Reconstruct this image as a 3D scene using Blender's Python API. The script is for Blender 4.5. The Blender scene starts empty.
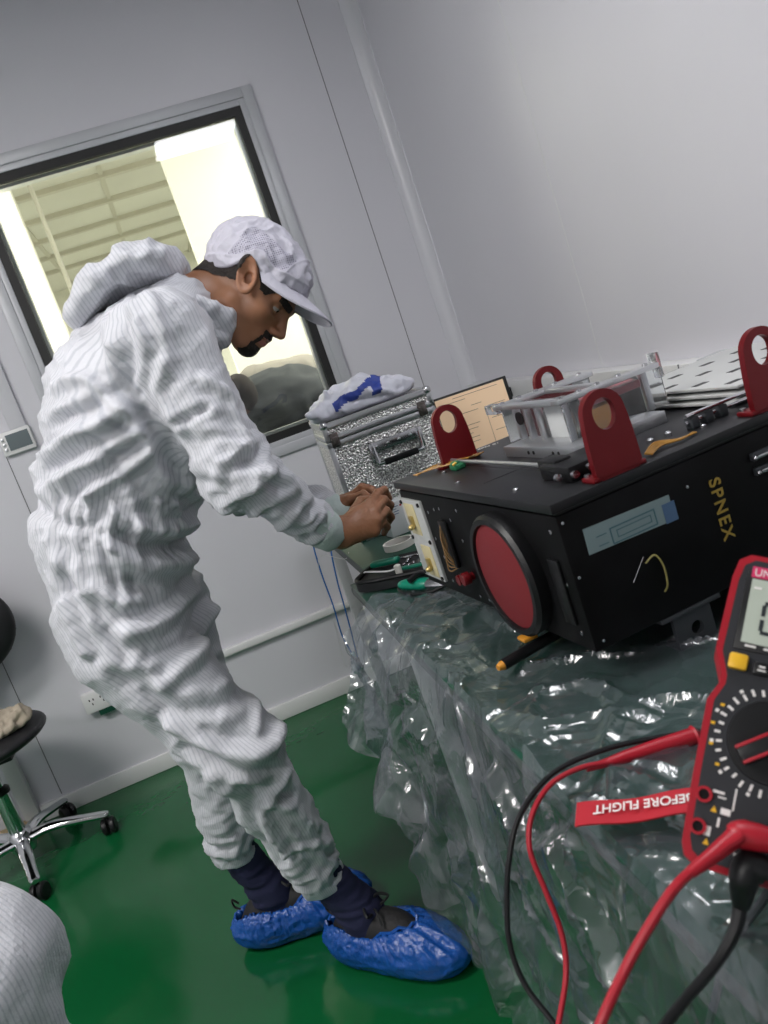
import bpy, bmesh, math, random
import numpy as np
from mathutils import Vector, Matrix
random.seed(7)
sc = bpy.context.scene
COL = sc.collection
R = math.radians
V = lambda *a: np.array(a, float)

# ---------------------------------------------------------------- camera
FPX, ROLL, PITCH, YAW, HCAM = 840.0, R(19.19), R(10.74), R(10.5), 1.22
CAM = V(0, 0, HCAM)
fw = V(math.sin(YAW)*math.cos(PITCH), math.cos(YAW)*math.cos(PITCH), -math.sin(PITCH))
rt = V(math.cos(YAW), -math.sin(YAW), 0)
up = np.cross(rt, fw)
CX = rt*math.cos(ROLL) - up*math.sin(ROLL)
CY = rt*math.sin(ROLL) + up*math.cos(ROLL)
def _ray(px, py): return fw*FPX + CX*(px-384) + CY*(512-py)
def at(px, py, y):
    d = _ray(px, py); return CAM + d*(y/d[1])
def onz(px, py, z):
    d = _ray(px, py); return CAM + d*((z-CAM[2])/d[2])
def onx(px, py, x):
    d = _ray(px, py); return CAM + d*(x/d[0])
cd = bpy.data.cameras.new('camera'); cam = bpy.data.objects.new('camera', cd); COL.objects.link(cam)
cam.matrix_world = Matrix(((CX[0], CY[0], -fw[0], CAM[0]), (CX[1], CY[1], -fw[1], CAM[1]), (CX[2], CY[2], -fw[2], CAM[2]), (0, 0, 0, 1)))
cd.sensor_fit = 'VERTICAL'; cd.sensor_height = 36; cd.lens = 36*FPX/1024; cd.clip_start = 0.02
cd.dof.use_dof = True; cd.dof.focus_distance = 1.65; cd.dof.aperture_fstop = 11
sc.camera = cam

# ---------------------------------------------------------------- numpy noise
_rs = np.random.RandomState(3)
_perm = _rs.permutation(256); _perm = np.concatenate([_perm, _perm, _perm])
_grad = _rs.randn(256, 3); _grad /= np.linalg.norm(_grad, axis=1)[:, None]
def pnoise(p):
    p = np.asarray(p, float); i = np.floor(p).astype(int); f = p - i; i &= 255
    u = f*f*f*(f*(f*6-15)+10); out = 0
    for a in (0, 1):
        for b in (0, 1):
            for c in (0, 1):
                h = _perm[_perm[_perm[(i[:, 0]+a) & 255]+((i[:, 1]+b) & 255)]+((i[:, 2]+c) & 255)]
                g = _grad[h]; d = f - V(a, b, c)
                w = (u[:, 0] if a else 1-u[:, 0])*(u[:, 1] if b else 1-u[:, 1])*(u[:, 2] if c else 1-u[:, 2])
                out = out + w*(g*d).sum(1)
    return out*1.5
def ridged(p): return 1-2*np.abs(pnoise(p))*1.6
def sstep(a, b, x):
    t = np.clip((x-a)/(b-a), 0, 1); return t*t*(3-2*t)

# ---------------------------------------------------------------- materials
def mat(name, color=(.8, .8, .8), rough=.5, metal=0.0, **k):
    m = bpy.data.materials.new(name); m.use_nodes = True
    nt = m.node_tree; b = nt.nodes['Principled BSDF']
    b.inputs['Base Color'].default_value = (*color, 1); b.inputs['Roughness'].default_value = rough
    b.inputs['Metallic'].default_value = metal
    for s, key in (('coat', 'Coat Weight'), ('trans', 'Transmission Weight'), ('ior', 'IOR'), ('spec', 'Specular IOR Level'), ('alpha', 'Alpha'), ('sss', 'Subsurface Weight'), ('sheen', 'Sheen Weight')):
        if s in k: b.inputs[key].default_value = k[s]
    if 'emit' in k:
        b.inputs['Emission Color'].default_value = (*k.get('ecol', color), 1); b.inputs['Emission Strength'].default_value = k['emit']
    if 'coatr' in k: b.inputs['Coat Roughness'].default_value = k['coatr']
    if 'sssr' in k: b.inputs['Subsurface Radius'].default_value = (.02, .008, .004)
    tc = None
    if 'noise' in k or 'bump' in k:
        tc = nt.nodes.new('ShaderNodeTexCoord')
    if 'noise' in k:   # (scale, second colour, low, high)
        s, c2, lo, hi = k['noise']
        n = nt.nodes.new('ShaderNodeTexNoise'); n.inputs['Scale'].default_value = s; n.inputs['Detail'].default_value = 5
        r = nt.nodes.new('ShaderNodeMapRange'); r.inputs[1].default_value = lo; r.inputs[2].default_value = hi
        x = nt.nodes.new('ShaderNodeMix'); x.data_type = 'RGBA'
        x.inputs[6].default_value = (*color, 1); x.inputs[7].default_value = (*c2, 1)
        L = nt.links.new; L(tc.outputs['Object'], n.inputs['Vector']); L(n.outputs['Fac'], r.inputs[0]); L(r.outputs[0], x.inputs[0]); L(x.outputs[2], b.inputs['Base Color'])
    if 'bump' in k:    # (scale, strength, distance)
        s, st, di = k['bump']
        n = nt.nodes.new('ShaderNodeTexNoise'); n.inputs['Scale'].default_value = s; n.inputs['Detail'].default_value = 4
        bp = nt.nodes.new('ShaderNodeBump'); bp.inputs['Strength'].default_value = st; bp.inputs['Distance'].default_value = di
        L = nt.links.new; L(tc.outputs['Object'], n.inputs['Vector']); L(n.outputs['Fac'], bp.inputs['Height']); L(bp.outputs[0], b.inputs['Normal'])
    return m
M = {}
M['panel'] = mat('wall_panel', (.66, .655, .70), .40, noise=(1.3, (.63, .625, .67), .35, .7), spec=.45)
M['panel_seam'] = mat('panel_seam', (.12, .12, .13), .6)
M['cove'] = mat('cove_plastic', (.62, .62, .66), .28)
M['white_pl'] = mat('white_plastic', (.72, .72, .72), .35)
M['alu_frame'] = mat('painted_aluminium', (.52, .53, .56), .38, .1)
M['gasket'] = mat('black_gasket', (.008, .008, .008), .5)
M['ceil'] = mat('ceiling_panel', (.6, .6, .6), .6)
M['black'] = mat('black_plastic', (.007, .007, .008), .4, spec=.35)
M['black_soft'] = mat('black_vinyl', (.012, .012, .014), .5, bump=(60, .2, .002))
M['anod'] = mat('black_anodised', (.0028, .0028, .0032), .5, .0, noise=(14, (.006, .006, .007), .4, .7), spec=.14)
M['anod_top'] = mat('anodised_lid', (.011, .0112, .013), .36, .0, noise=(9, (.016, .016, .018), .4, .7), spec=.35)
M['red_anod'] = mat('red_anodised', (.17, .005, .009), .36, .35)
M['red_cap'] = mat('red_cap', (.17, .010, .015), .55)
M['red_pl'] = mat('red_plastic', (.36, .006, .018), .4)
M['red_cloth'] = mat('red_ribbon', (.42, .010, .022), .7)
M['white_ink'] = mat('white_ink', (.75, .72, .7), .6)
M['gold_ink'] = mat('gold_ink', (.50, .34, .07), .4, .5)
M['steel'] = mat('steel', (.55, .55, .57), .25, 1)
M['chrome'] = mat('chrome', (.7, .7, .72), .09, 1)
M['alu'] = mat('bare_aluminium', (.62, .63, .65), .32, .9)
M['alu_plate'] = mat('satin_plate', (.62, .63, .62), .38, .35)
M['grey_metal'] = mat('grey_bracket', (.055, .06, .068), .45, .4)
M['acrylic'] = mat('clear_acrylic', (.93, .95, .97), .06, trans=.93, ior=1.3)
M['kapton'] = mat('amber_tape', (.62, .27, .03), .25, spec=.7)
M['yellow_wire'] = mat('yellow_wire', (.65, .38, .05), .4)
M['gold'] = mat('gold_pad', (.62, .48, .2), .35, .8)
M['cream'] = mat('cream_pad', (.55, .48, .28), .5)
M['green_pcb'] = mat('green_part', (.02, .16, .07), .4)
M['green_mat'] = mat('green_rubber_mat', (.004, .055, .032), .35, noise=(20, (.006, .065, .038), .4, .7))
M['green_tool'] = mat('green_plastic', (.0, .18, .11), .35)
M['desk_edge'] = mat('desk_edge', (.07, .085, .08), .5)
M['desk_leg'] = mat('desk_metal', (.42, .43, .44), .4, .2)
M['skin'] = None
M['sock'] = mat('navy_sock', (.012, .014, .05), .9, bump=(300, .4, .002))
M['shoe'] = mat('black_shoe', (.012, .011, .012), .7, bump=(120, .4, .003))
M['yellow'] = mat('yellow_plastic', (.75, .42, .02), .4)
M['lcd'] = mat('lcd_glass', (.40, .44, .38), .2, emit=.08, ecol=(.5, .55, .45))
M['meter_body'] = mat('meter_grey', (.026, .027, .031), .5, spec=.3)
M['dark_seg'] = mat('lcd_digit', (.02, .025, .03), .4)
M['magenta'] = mat('magenta_print', (.6, .03, .12), .5)
M['paper'] = mat('beige_page', (.62, .46, .31), .5, emit=.28, ecol=(.95, .66, .42))
M['ink'] = mat('grey_print', (.22, .16, .12), .6)
M['blue_wire'] = mat('blue_wire', (.02, .16, .55), .4)
M['light_blue'] = mat('pale_blue_plug', (.25, .5, .7), .3)
M['tan'] = mat('tan_cloth', (.42, .36, .28), .9, bump=(40, .5, .01))
M['beige'] = mat('beige_wood', (.55, .42, .24), .6)
M['label_teal'] = mat('label_film', (.23, .31, .32), .3)
M['label_line'] = mat('label_print', (.07, .16, .19), .4)
M['label_blue'] = mat('label_blue', (.08, .15, .27), .4)
M['tape_white'] = mat('white_tape', (.74, .72, .66), .5)
M['box_white'] = mat('white_box', (.72, .74, .74), .45)

def attr_mix(name, c1, c2, attr, rough=.6, extra=None, **k):
    m = mat(name, c1, rough, **k); nt = m.node_tree; b = nt.nodes['Principled BSDF']
    a = nt.nodes.new('ShaderNodeAttribute'); a.attribute_name = attr
    x = nt.nodes.new('ShaderNodeMix'); x.data_type = 'RGBA'; x.inputs[6].default_value = (*c1, 1); x.inputs[7].default_value = (*c2, 1)
    nt.links.new(a.outputs['Fac'], x.inputs[0]); nt.links.new(x.outputs[2], b.inputs['Base Color'])
    return m, nt, b, a, x

# coverall cloth: fine woven conductive stripes that follow each sleeve / leg
def stripe_cloth(name, base, line, pitch):
    m = mat(name, base, .62, sheen=.15); nt = m.node_tree; b = nt.nodes['Principled BSDF']; L = nt.links.new
    a = nt.nodes.new('ShaderNodeAttribute'); a.attribute_name = 'stripe'
    mm = nt.nodes.new('ShaderNodeMath'); mm.operation = 'MULTIPLY'; mm.inputs[1].default_value = 2*math.pi/pitch
    s = nt.nodes.new('ShaderNodeMath'); s.operation = 'SINE'
    r = nt.nodes.new('ShaderNodeMapRange'); r.inputs[1].default_value = .25; r.inputs[2].default_value = .9
    x = nt.nodes.new('ShaderNodeMix'); x.data_type = 'RGBA'; x.inputs[6].default_value = (*base, 1); x.inputs[7].default_value = (*line, 1)
    L(a.outputs['Fac'], mm.inputs[0]); L(mm.outputs[0], s.inputs[0]); L(s.outputs[0], r.inputs[0]); L(r.outputs[0], x.inputs[0]); L(x.outputs[2], b.inputs['Base Color'])
    tc = nt.nodes.new('ShaderNodeTexCoord'); n = nt.nodes.new('ShaderNodeTexNoise'); n.inputs['Scale'].default_value = 26; n.inputs['Detail'].default_value = 5; n.inputs['Roughness'].default_value = .6
    bp = nt.nodes.new('ShaderNodeBump'); bp.inputs['Strength'].default_value = .5; bp.inputs['Distance'].default_value = .012
    L(tc.outputs['Object'], n.inputs['Vector']); L(n.outputs['Fac'], bp.inputs['Height']); L(bp.outputs[0], b.inputs['Normal'])
    return m
M['cloth'] = stripe_cloth('striped_cleanroom_cloth', (.60, .605, .645), (.47, .485, .53), .0072)
M['cap_cloth'] = mat('cap_cloth', (.50, .49, .56), .65, bump=(40, .5, .006))
M['knit'] = mat('knit_cuff', (.50, .58, .56), .85, bump=(160, .5, .003))
def mesh_cloth():
    m = mat('cap_mesh', (.60, .60, .67), .7); nt = m.node_tree; b = nt.nodes['Principled BSDF']; L = nt.links.new
    tc = nt.nodes.new('ShaderNodeTexCoord'); w = nt.nodes.new('ShaderNodeTexVoronoi'); w.inputs['Scale'].default_value = 260; w.inputs['Randomness'].default_value = 0
    r = nt.nodes.new('ShaderNodeMapRange'); r.inputs[1].default_value = .25; r.inputs[2].default_value = .5
    x = nt.nodes.new('ShaderNodeMix'); x.data_type = 'RGBA'; x.inputs[6].default_value = (.18, .17, .22, 1); x.inputs[7].default_value = (.46, .45, .53, 1)
    L(tc.outputs['Object'], w.inputs['Vector']); L(w.outputs['Distance'], r.inputs[0]); L(r.outputs[0], x.inputs[0]); L(x.outputs[2], b.inputs['Base Color'])
    return m
M['cap_mesh'] = mesh_cloth()
# shoe cover film
M['blue_film'] = mat('blue_cover_film', (.010, .085, .37), .27, bump=(55, .7, .008), spec=.6)
# floor epoxy
def floor_mat():
    m = mat('green_epoxy', (.004, .095, .026), .13, noise=(2.2, (.005, .108, .032), .35, .7), spec=.32); nt = m.node_tree; b = nt.nodes['Principled BSDF']; L = nt.links.new
    tc = nt.nodes.new('ShaderNodeTexCoord'); n = nt.nodes.new('ShaderNodeTexNoise'); n.inputs['Scale'].default_value = 5; n.inputs['Detail'].default_value = 3
    bp = nt.nodes.new('ShaderNodeBump'); bp.inputs['Strength'].default_value = .12; bp.inputs['Distance'].default_value = .02
    L(tc.outputs['Object'], n.inputs['Vector']); L(n.outputs['Fac'], bp.inputs['Height']); L(bp.outputs[0], b.inputs['Normal'])
    return m
M['floor'] = floor_mat()
# hammered metal foil of the flight case
def hammered():
    m = mat('hammered_case', (.5, .5, .5), .3, .75); nt = m.node_tree; b = nt.nodes['Principled BSDF']; L = nt.links.new
    tc = nt.nodes.new('ShaderNodeTexCoord'); n = nt.nodes.new('ShaderNodeTexVoronoi'); n.inputs['Scale'].default_value = 210
    n2 = nt.nodes.new('ShaderNodeTexNoise'); n2.inputs['Scale'].default_value = 240; n2.inputs['Detail'].default_value = 1
    r = nt.nodes.new('ShaderNodeMapRange'); r.inputs[1].default_value = .38; r.inputs[2].default_value = .62
    x = nt.nodes.new('ShaderNodeMix'); x.data_type = 'RGBA'; x.inputs[6].default_value = (.30, .29, .285, 1); x.inputs[7].default_value = (.92, .91, .89, 1)
    bp = nt.nodes.new('ShaderNodeBump'); bp.inputs['Strength'].default_value = .9; bp.inputs['Distance'].default_value = .004
    L(tc.outputs['Object'], n.inputs['Vector']); L(tc.outputs['Object'], n2.inputs['Vector']); L(n2.outputs['Fac'], r.inputs[0]); L(r.outputs[0], x.inputs[0]); L(x.outputs[2], b.inputs['Base Color'])
    L(n.outputs['Distance'], bp.inputs['Height']); L(bp.outputs[0], b.inputs['Normal'])
    return m
M['hammered'] = hammered()
def film(name, tint, gcol, base, rough, scale, strength, haze):
    m = bpy.data.materials.new(name); m.use_nodes = True; nt = m.node_tree; nt.nodes.clear(); L = nt.links.new; N = nt.nodes.new
    out = N('ShaderNodeOutputMaterial'); tr = N('ShaderNodeBsdfTransparent'); tr.inputs[0].default_value = (*tint, 1)
    gl = N('ShaderNodeBsdfGlossy'); gl.inputs['Color'].default_value = (*gcol, 1); gl.inputs['Roughness'].default_value = rough
    df = N('ShaderNodeBsdfDiffuse'); df.inputs[0].default_value = (*haze[:3], 1)
    m1 = N('ShaderNodeMixShader'); m1.inputs[0].default_value = haze[3]
    m2 = N('ShaderNodeMixShader')
    lf = N('ShaderNodeLayerWeight'); lf.inputs['Blend'].default_value = .5; pw = N('ShaderNodeMath'); pw.operation = 'POWER'; pw.inputs[1].default_value = 3.5; lw = N('ShaderNodeMath'); lw.operation = 'MULTIPLY'; lw.inputs[1].default_value = .45
    L(lf.outputs['Facing'], pw.inputs[0]); L(pw.outputs[0], lw.inputs[0])
    ad = N('ShaderNodeMath'); ad.operation = 'ADD'; ad.inputs[1].default_value = base; ad.use_clamp = True
    tc = N('ShaderNodeTexCoord'); vo = N('ShaderNodeTexVoronoi'); vo.feature = 'F1'; vo.distance = 'EUCLIDEAN'; vo.inputs['Scale'].default_value = scale
    no = N('ShaderNodeTexNoise'); no.inputs['Scale'].default_value = scale*.55; no.inputs['Detail'].default_value = 3; no.inputs['Distortion'].default_value = 1.2
    sm = N('ShaderNodeMath'); sm.operation = 'ADD'
    bp = N('ShaderNodeBump'); bp.inputs['Strength'].default_value = strength; bp.inputs['Distance'].default_value = .02
    L(tc.outputs['Object'], vo.inputs['Vector']); L(tc.outputs['Object'], no.inputs['Vector']); L(vo.outputs['Distance'], sm.inputs[0]); L(no.outputs['Fac'], sm.inputs[1]); L(sm.outputs[0], bp.inputs['Height'])
    for s in (gl, lf, df): L(bp.outputs[0], s.inputs['Normal'])
    L(lw.outputs[0], ad.inputs[0]); L(tr.outputs[0], m1.inputs[1]); L(df.outputs[0], m1.inputs[2]); L(ad.outputs[0], m2.inputs[0]); L(m1.outputs[0], m2.inputs[1]); L(gl.outputs[0], m2.inputs[2]); L(m2.outputs[0], out.inputs[0])
    return m
M['film'] = film('clear_plastic_sheet', (.68, .74, .74), (1, 1, 1), .10, .18, 12, 1.0, (.40, .42, .50, .10))
M['bag'] = film('translucent_bag', (.9, .9, .95), (1, 1, 1), .03, .3, 22, .3, (.80, .81, .90, .80))
M['bag_blue'] = mat('bag_blue_print', (.03, .06, .32), .4)
def glass():
    m = bpy.data.materials.new('window_glass'); m.use_nodes = True; nt = m.node_tree; nt.nodes.clear(); L = nt.links.new; N = nt.nodes.new
    out = N('ShaderNodeOutputMaterial'); tr = N('ShaderNodeBsdfTransparent'); tr.inputs[0].default_value = (.93, .95, .93, 1); gl = N('ShaderNodeBsdfGlossy'); gl.inputs['Roughness'].default_value = .01
    fr = N('ShaderNodeFresnel'); fr.inputs['IOR'].default_value = 1.6; mx = N('ShaderNodeMixShader')
    L(fr.outputs[0], mx.inputs[0]); L(tr.outputs[0], mx.inputs[1]); L(gl.outputs[0], mx.inputs[2]); L(mx.outputs[0], out.inputs[0]); return m
M['glass'] = glass()

# ---------------------------------------------------------------- mesh builder
class MB:
    def __init__(s): s.v = []; s.f = []; s.n = 0; s.ch = []
    def add(s, v, f):
        v = np.asarray(v, float); s.v.append(v); s.ch.append([tuple(int(i) for i in q) for q in f]); s.f += [tuple(int(i)+s.n for i in q) for q in f]; s.n += len(v); return s
    def box(s, c, size, X=None, Y=None, Z=None, bev=0.0):
        X = V(1, 0, 0) if X is None else np.asarray(X, float); Y = V(0, 1, 0) if Y is None else np.asarray(Y, float)
        Z = np.cross(X, Y) if Z is None else np.asarray(Z, float)
        bm = bmesh.new(); bmesh.ops.create_cube(bm, size=1)
        for v in bm.verts: v.co = Vector((v.co.x*size[0], v.co.y*size[1], v.co.z*size[2]))
        if bev: bmesh.ops.bevel(bm, geom=list(bm.edges), offset=bev, segments=2, profile=.5, affect='EDGES')
        bm.verts.index_update()
        v = np.array([v.co[:] for v in bm.verts]); f = [[w.index for w in q.verts] for q in bm.faces]; bm.free()
        return s.add(np.asarray(c)+v[:, :1]*X+v[:, 1:2]*Y+v[:, 2:]*Z, f)
    def span(s, lo, hi, bev=0.0):
        lo = np.array(lo, float); hi = np.array(hi, float); return s.box((lo+hi)/2, hi-lo, bev=bev)
    def tube(s, pts, r, n=10, smooth=0, flat=1.0, cap=True):
        P = np.array(pts, float); r = np.broadcast_to(np.array(r, float), (len(P),)).copy()
        if smooth: P, r = spline(P, r, smooth)
        T = np.gradient(P, axis=0); T /= np.linalg.norm(T, axis=1)[:, None]+1e-12
        a = V(0, 0, 1) if abs(T[0][2]) < .9 else V(1, 0, 0)
        u = np.cross(T[0], a); u /= np.linalg.norm(u); vs = []
        for i in range(len(P)):
            u = u-T[i]*(u@T[i]); u /= np.linalg.norm(u); w = np.cross(T[i], u)
            for k in range(n):
                t = 2*math.pi*k/n; vs.append(P[i]+r[i]*(math.cos(t)*u+flat*math.sin(t)*w))
        f = [(i*n+k, i*n+(k+1) % n, (i+1)*n+(k+1) % n, (i+1)*n+k) for i in range(len(P)-1) for k in range(n)]
        if cap: f += [tuple(range(n))[::-1], tuple((len(P)-1)*n+k for k in range(n))]
        return s.add(vs, f)
    def cyl(s, a, b, r, r2=None, n=20): return s.tube([a, b], [r, r if r2 is None else r2], n)
    def lathe(s, prof, o, axis, n=28):   # prof: (radius, height) pairs
        axis = np.asarray(axis, float)/np.linalg.norm(axis); a = V(0, 0, 1) if abs(axis[2]) < .9 else V(1, 0, 0)
        u = np.cross(axis, a); u /= np.linalg.norm(u); w = np.cross(axis, u); vs = []
        for r, h in prof:
            for k in range(n):
                t = 2*math.pi*k/n; vs.append(np.asarray(o)+axis*h+r*(math.cos(t)*u+math.sin(t)*w))
        f = [(i*n+k, (i+1)*n+k, (i+1)*n+(k+1) % n, i*n+(k+1) % n) for i in range(len(prof)-1) for k in range(n)]
        f += [tuple(range(n)), tuple((len(prof)-1)*n+k for k in range(n))[::-1]]
        return s.add(vs, f)
    def ball(s, c, r, n=12, X=None, Y=None, Z=None):
        r = np.broadcast_to(np.array(r, float), (3,)); X = V(1, 0, 0) if X is None else X; Y = V(0, 1, 0) if Y is None else Y; Z = V(0, 0, 1) if Z is None else Z
        vs = []; m = 2*n
        for i in range(n+1):
            ph = math.pi*i/n
            for k in range(m):
                t = 2*math.pi*k/m; vs.append(np.asarray(c)+X*r[0]*math.sin(ph)*math.cos(t)+Y*r[1]*math.sin(ph)*math.sin(t)+Z*r[2]*math.cos(ph))
        return s.add(vs, [(i*m+k, (i+1)*m+k, (i+1)*m+(k+1) % m, i*m+(k+1) % m) for i in range(n) for k in range(m)])
    def prism(s, outline, o, X, Y, th):   # outline 2D, extruded along X x Y
        X = np.asarray(X, float); Y = np.asarray(Y, float); Z = np.cross(X, Y); n = len(outline)
        b = [np.asarray(o)+X*a+Y*c for a, c in outline]; t = [p+Z*th for p in b]
        return s.add(b+t, [tuple(range(n))[::-1], tuple(range(n, 2*n))]+[(i, (i+1) % n, n+(i+1) % n, n+i) for i in range(n)])
    def holed(s, outer, hole, o, X, Y, th):   # both 2D lists of equal length
        X = np.asarray(X, float); Y = np.asarray(Y, float); Z = np.cross(X, Y); n = len(outer)
        ring = lambda q, z: [np.asarray(o)+X*a+Y*c+Z*z for a, c in q]
        vs = ring(outer, 0)+ring(hole, 0)+ring(outer, th)+ring(hole, th); f = []
        for i in range(n):
            j = (i+1) % n
            f += [(i, n+i, n+j, j), (2*n+i, 2*n+j, 3*n+j, 3*n+i), (i, j, 2*n+j, 2*n+i), (n+i, 3*n+i, 3*n+j, n+j)]
        return s.add(vs, f)
    def grid(s, P):   # P (a,b,3)
        a, b = P.shape[:2]
        return s.add(P.reshape(-1, 3), [(i*b+j, (i+1)*b+j, (i+1)*b+j+1, i*b+j+1) for i in range(a-1) for j in range(b-1)])
def spline(P, r, m):
    n = len(P); out = []; ro = []
    for i in range(n-1):
        p0, p1, p2, p3 = P[max(i-1, 0)], P[i], P[i+1], P[min(i+2, n-1)]
        for k in range(m):
            t = k/m; out.append(.5*((2*p1)+(-p0+p2)*t+(2*p0-5*p1+4*p2-p3)*t*t+(-p0+3*p1-3*p2+p3)*t**3)); ro.append(r[i]*(1-t)+r[i+1]*t)
    return np.array(out+[P[-1]]), np.array(ro+[r[-1]])

ROOTLOC = {}
def wloc(o):
    return ROOTLOC.get(o.name, np.zeros(3)) if o else np.zeros(3)
def obj(name, mb, m, parent=None, smooth=35, attrs=None, origin=None):
    v = np.concatenate(mb.v); f = mb.f
    if parent is not None: base = wloc(parent)
    else:
        base = V((v[:, 0].min()+v[:, 0].max())/2, (v[:, 1].min()+v[:, 1].max())/2, v[:, 2].min()) if origin is None else np.asarray(origin, float)
    me = bpy.data.meshes.new(name); me.from_pydata((v-base).tolist(), [], f); me.validate(clean_customdata=False)
    for mm in (m if isinstance(m, (list, tuple)) else [m]): me.materials.append(mm)
    if attrs:
        for k, a in attrs.items():
            if k == 'midx': me.polygons.foreach_set('material_index', np.asarray(a, dtype=np.int32)); continue
            A = me.attributes.new(k, 'FLOAT', 'POINT'); A.data.foreach_set('value', np.asarray(a, dtype=np.float32))
    if smooth:
        me.polygons.foreach_set('use_smooth', [True]*len(me.polygons))
        if smooth < 180:
            me.update(); bm = bmesh.new(); bm.from_mesh(me); lim = R(smooth)
            for e in bm.edges:
                if len(e.link_faces) == 2 and e.calc_face_angle(0) > lim: e.smooth = False
            bm.to_mesh(me); bm.free()
    o = bpy.data.objects.new(name, me); COL.objects.link(o)
    if parent is not None: o.parent = parent; ROOTLOC[o.name] = base
    else: o.location = base.tolist(); ROOTLOC[o.name] = base
    return o
def parts(name, mb, m, parent, smooth=35):
    out = []
    for v, f in zip(mb.v, mb.ch):
        q = MB(); q.add(v, f); out.append(obj(name, q, m, parent, smooth=smooth))
    return out
def tag(o, label, cat, group=None, kind=None):
    o['label'] = label; o['category'] = cat
    if group: o['group'] = group
    if kind: o['kind'] = kind
    return o
def thing(name, loc, label, cat, group=None):
    e = bpy.data.objects.new(name, None); COL.objects.link(e); e.location = [float(a) for a in loc]; e.empty_display_size = .05
    ROOTLOC[e.name] = np.asarray(loc, float); return tag(e, label, cat, group)
def struct(name, mb, m, parent=None, label=None, cat=None, smooth=35):
    o = obj(name, mb, m, parent, smooth=smooth)
    if parent is None:
        o['kind'] = 'structure'; o['label'] = label; o['category'] = cat
    return o
def text(name, s, o, X, Y, size, m, parent, align='LEFT', depth=.0004, bold=0, space=1.0, sx=1.0):
    c = bpy.data.curves.new(name, 'FONT'); c.body = s; c.size = size; c.extrude = depth; c.offset = bold; c.align_x = align; c.space_character = space
    t = bpy.data.objects.new(name, c); COL.objects.link(t); X = np.asarray(X, float); Y = np.asarray(Y, float); X = X/np.linalg.norm(X); Y = Y-X*(X@Y); Y /= np.linalg.norm(Y); Z = np.cross(X, Y)
    me = None
    c.materials.append(m); b = np.asarray(o)-wloc(parent)
    dg = bpy.context.evaluated_depsgraph_get(); dg.update()
    me = bpy.data.meshes.new_from_object(t.evaluated_get(dg)); bpy.data.objects.remove(t)
    X = X*sx; me.transform(Matrix(((X[0], Y[0], Z[0], b[0]), (X[1], Y[1], Z[1], b[1]), (X[2], Y[2], Z[2], b[2]), (0, 0, 0, 1))))
    ob = bpy.data.objects.new(name, me); COL.objects.link(ob); ob.parent = parent; ROOTLOC[ob.name] = wloc(parent)
    return ob

# ---------------------------------------------------------------- implicit surfaces
def smin(a, b, k):
    h = np.clip(.5+.5*(b-a)/k, 0, 1); return b*(1-h)+a*h-k*h*(1-h)
def cap(p, a, b, ra, rb):
    a = np.asarray(a, float); b = np.asarray(b, float); d = b-a; t = np.clip(((p-a)@d)/(d@d+1e-12), 0, 1)
    return np.linalg.norm(p-a-t[:, None]*d, axis=1)-(ra+(rb-ra)*t)
def ecap(p, a, b, ra, rb, side):   # elliptic: ra=(r_side, r_other)
    a = np.asarray(a, float); b = np.asarray(b, float); d = b-a; L = np.linalg.norm(d); ax = d/L; side = np.asarray(side, float); side = side-ax*(side@ax); side /= np.linalg.norm(side); ot = np.cross(ax, side)
    q = p-a; tt = q@ax; t = np.clip(tt/L, 0, 1); r1 = ra[0]+(rb[0]-ra[0])*t; r2 = ra[1]+(rb[1]-ra[1])*t
    over = tt-t*L; m = np.minimum(r1, r2)
    return (np.sqrt(((q@side)/r1)**2+((q@ot)/r2)**2+(over/m)**2)-1)*m
def ell(p, c, r, F=None):
    q = p-np.asarray(c, float)
    if F is not None: q = q@np.asarray(F).T
    k = np.linalg.norm(q/np.asarray(r, float), axis=1); return (k-1)*min(r)
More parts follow.
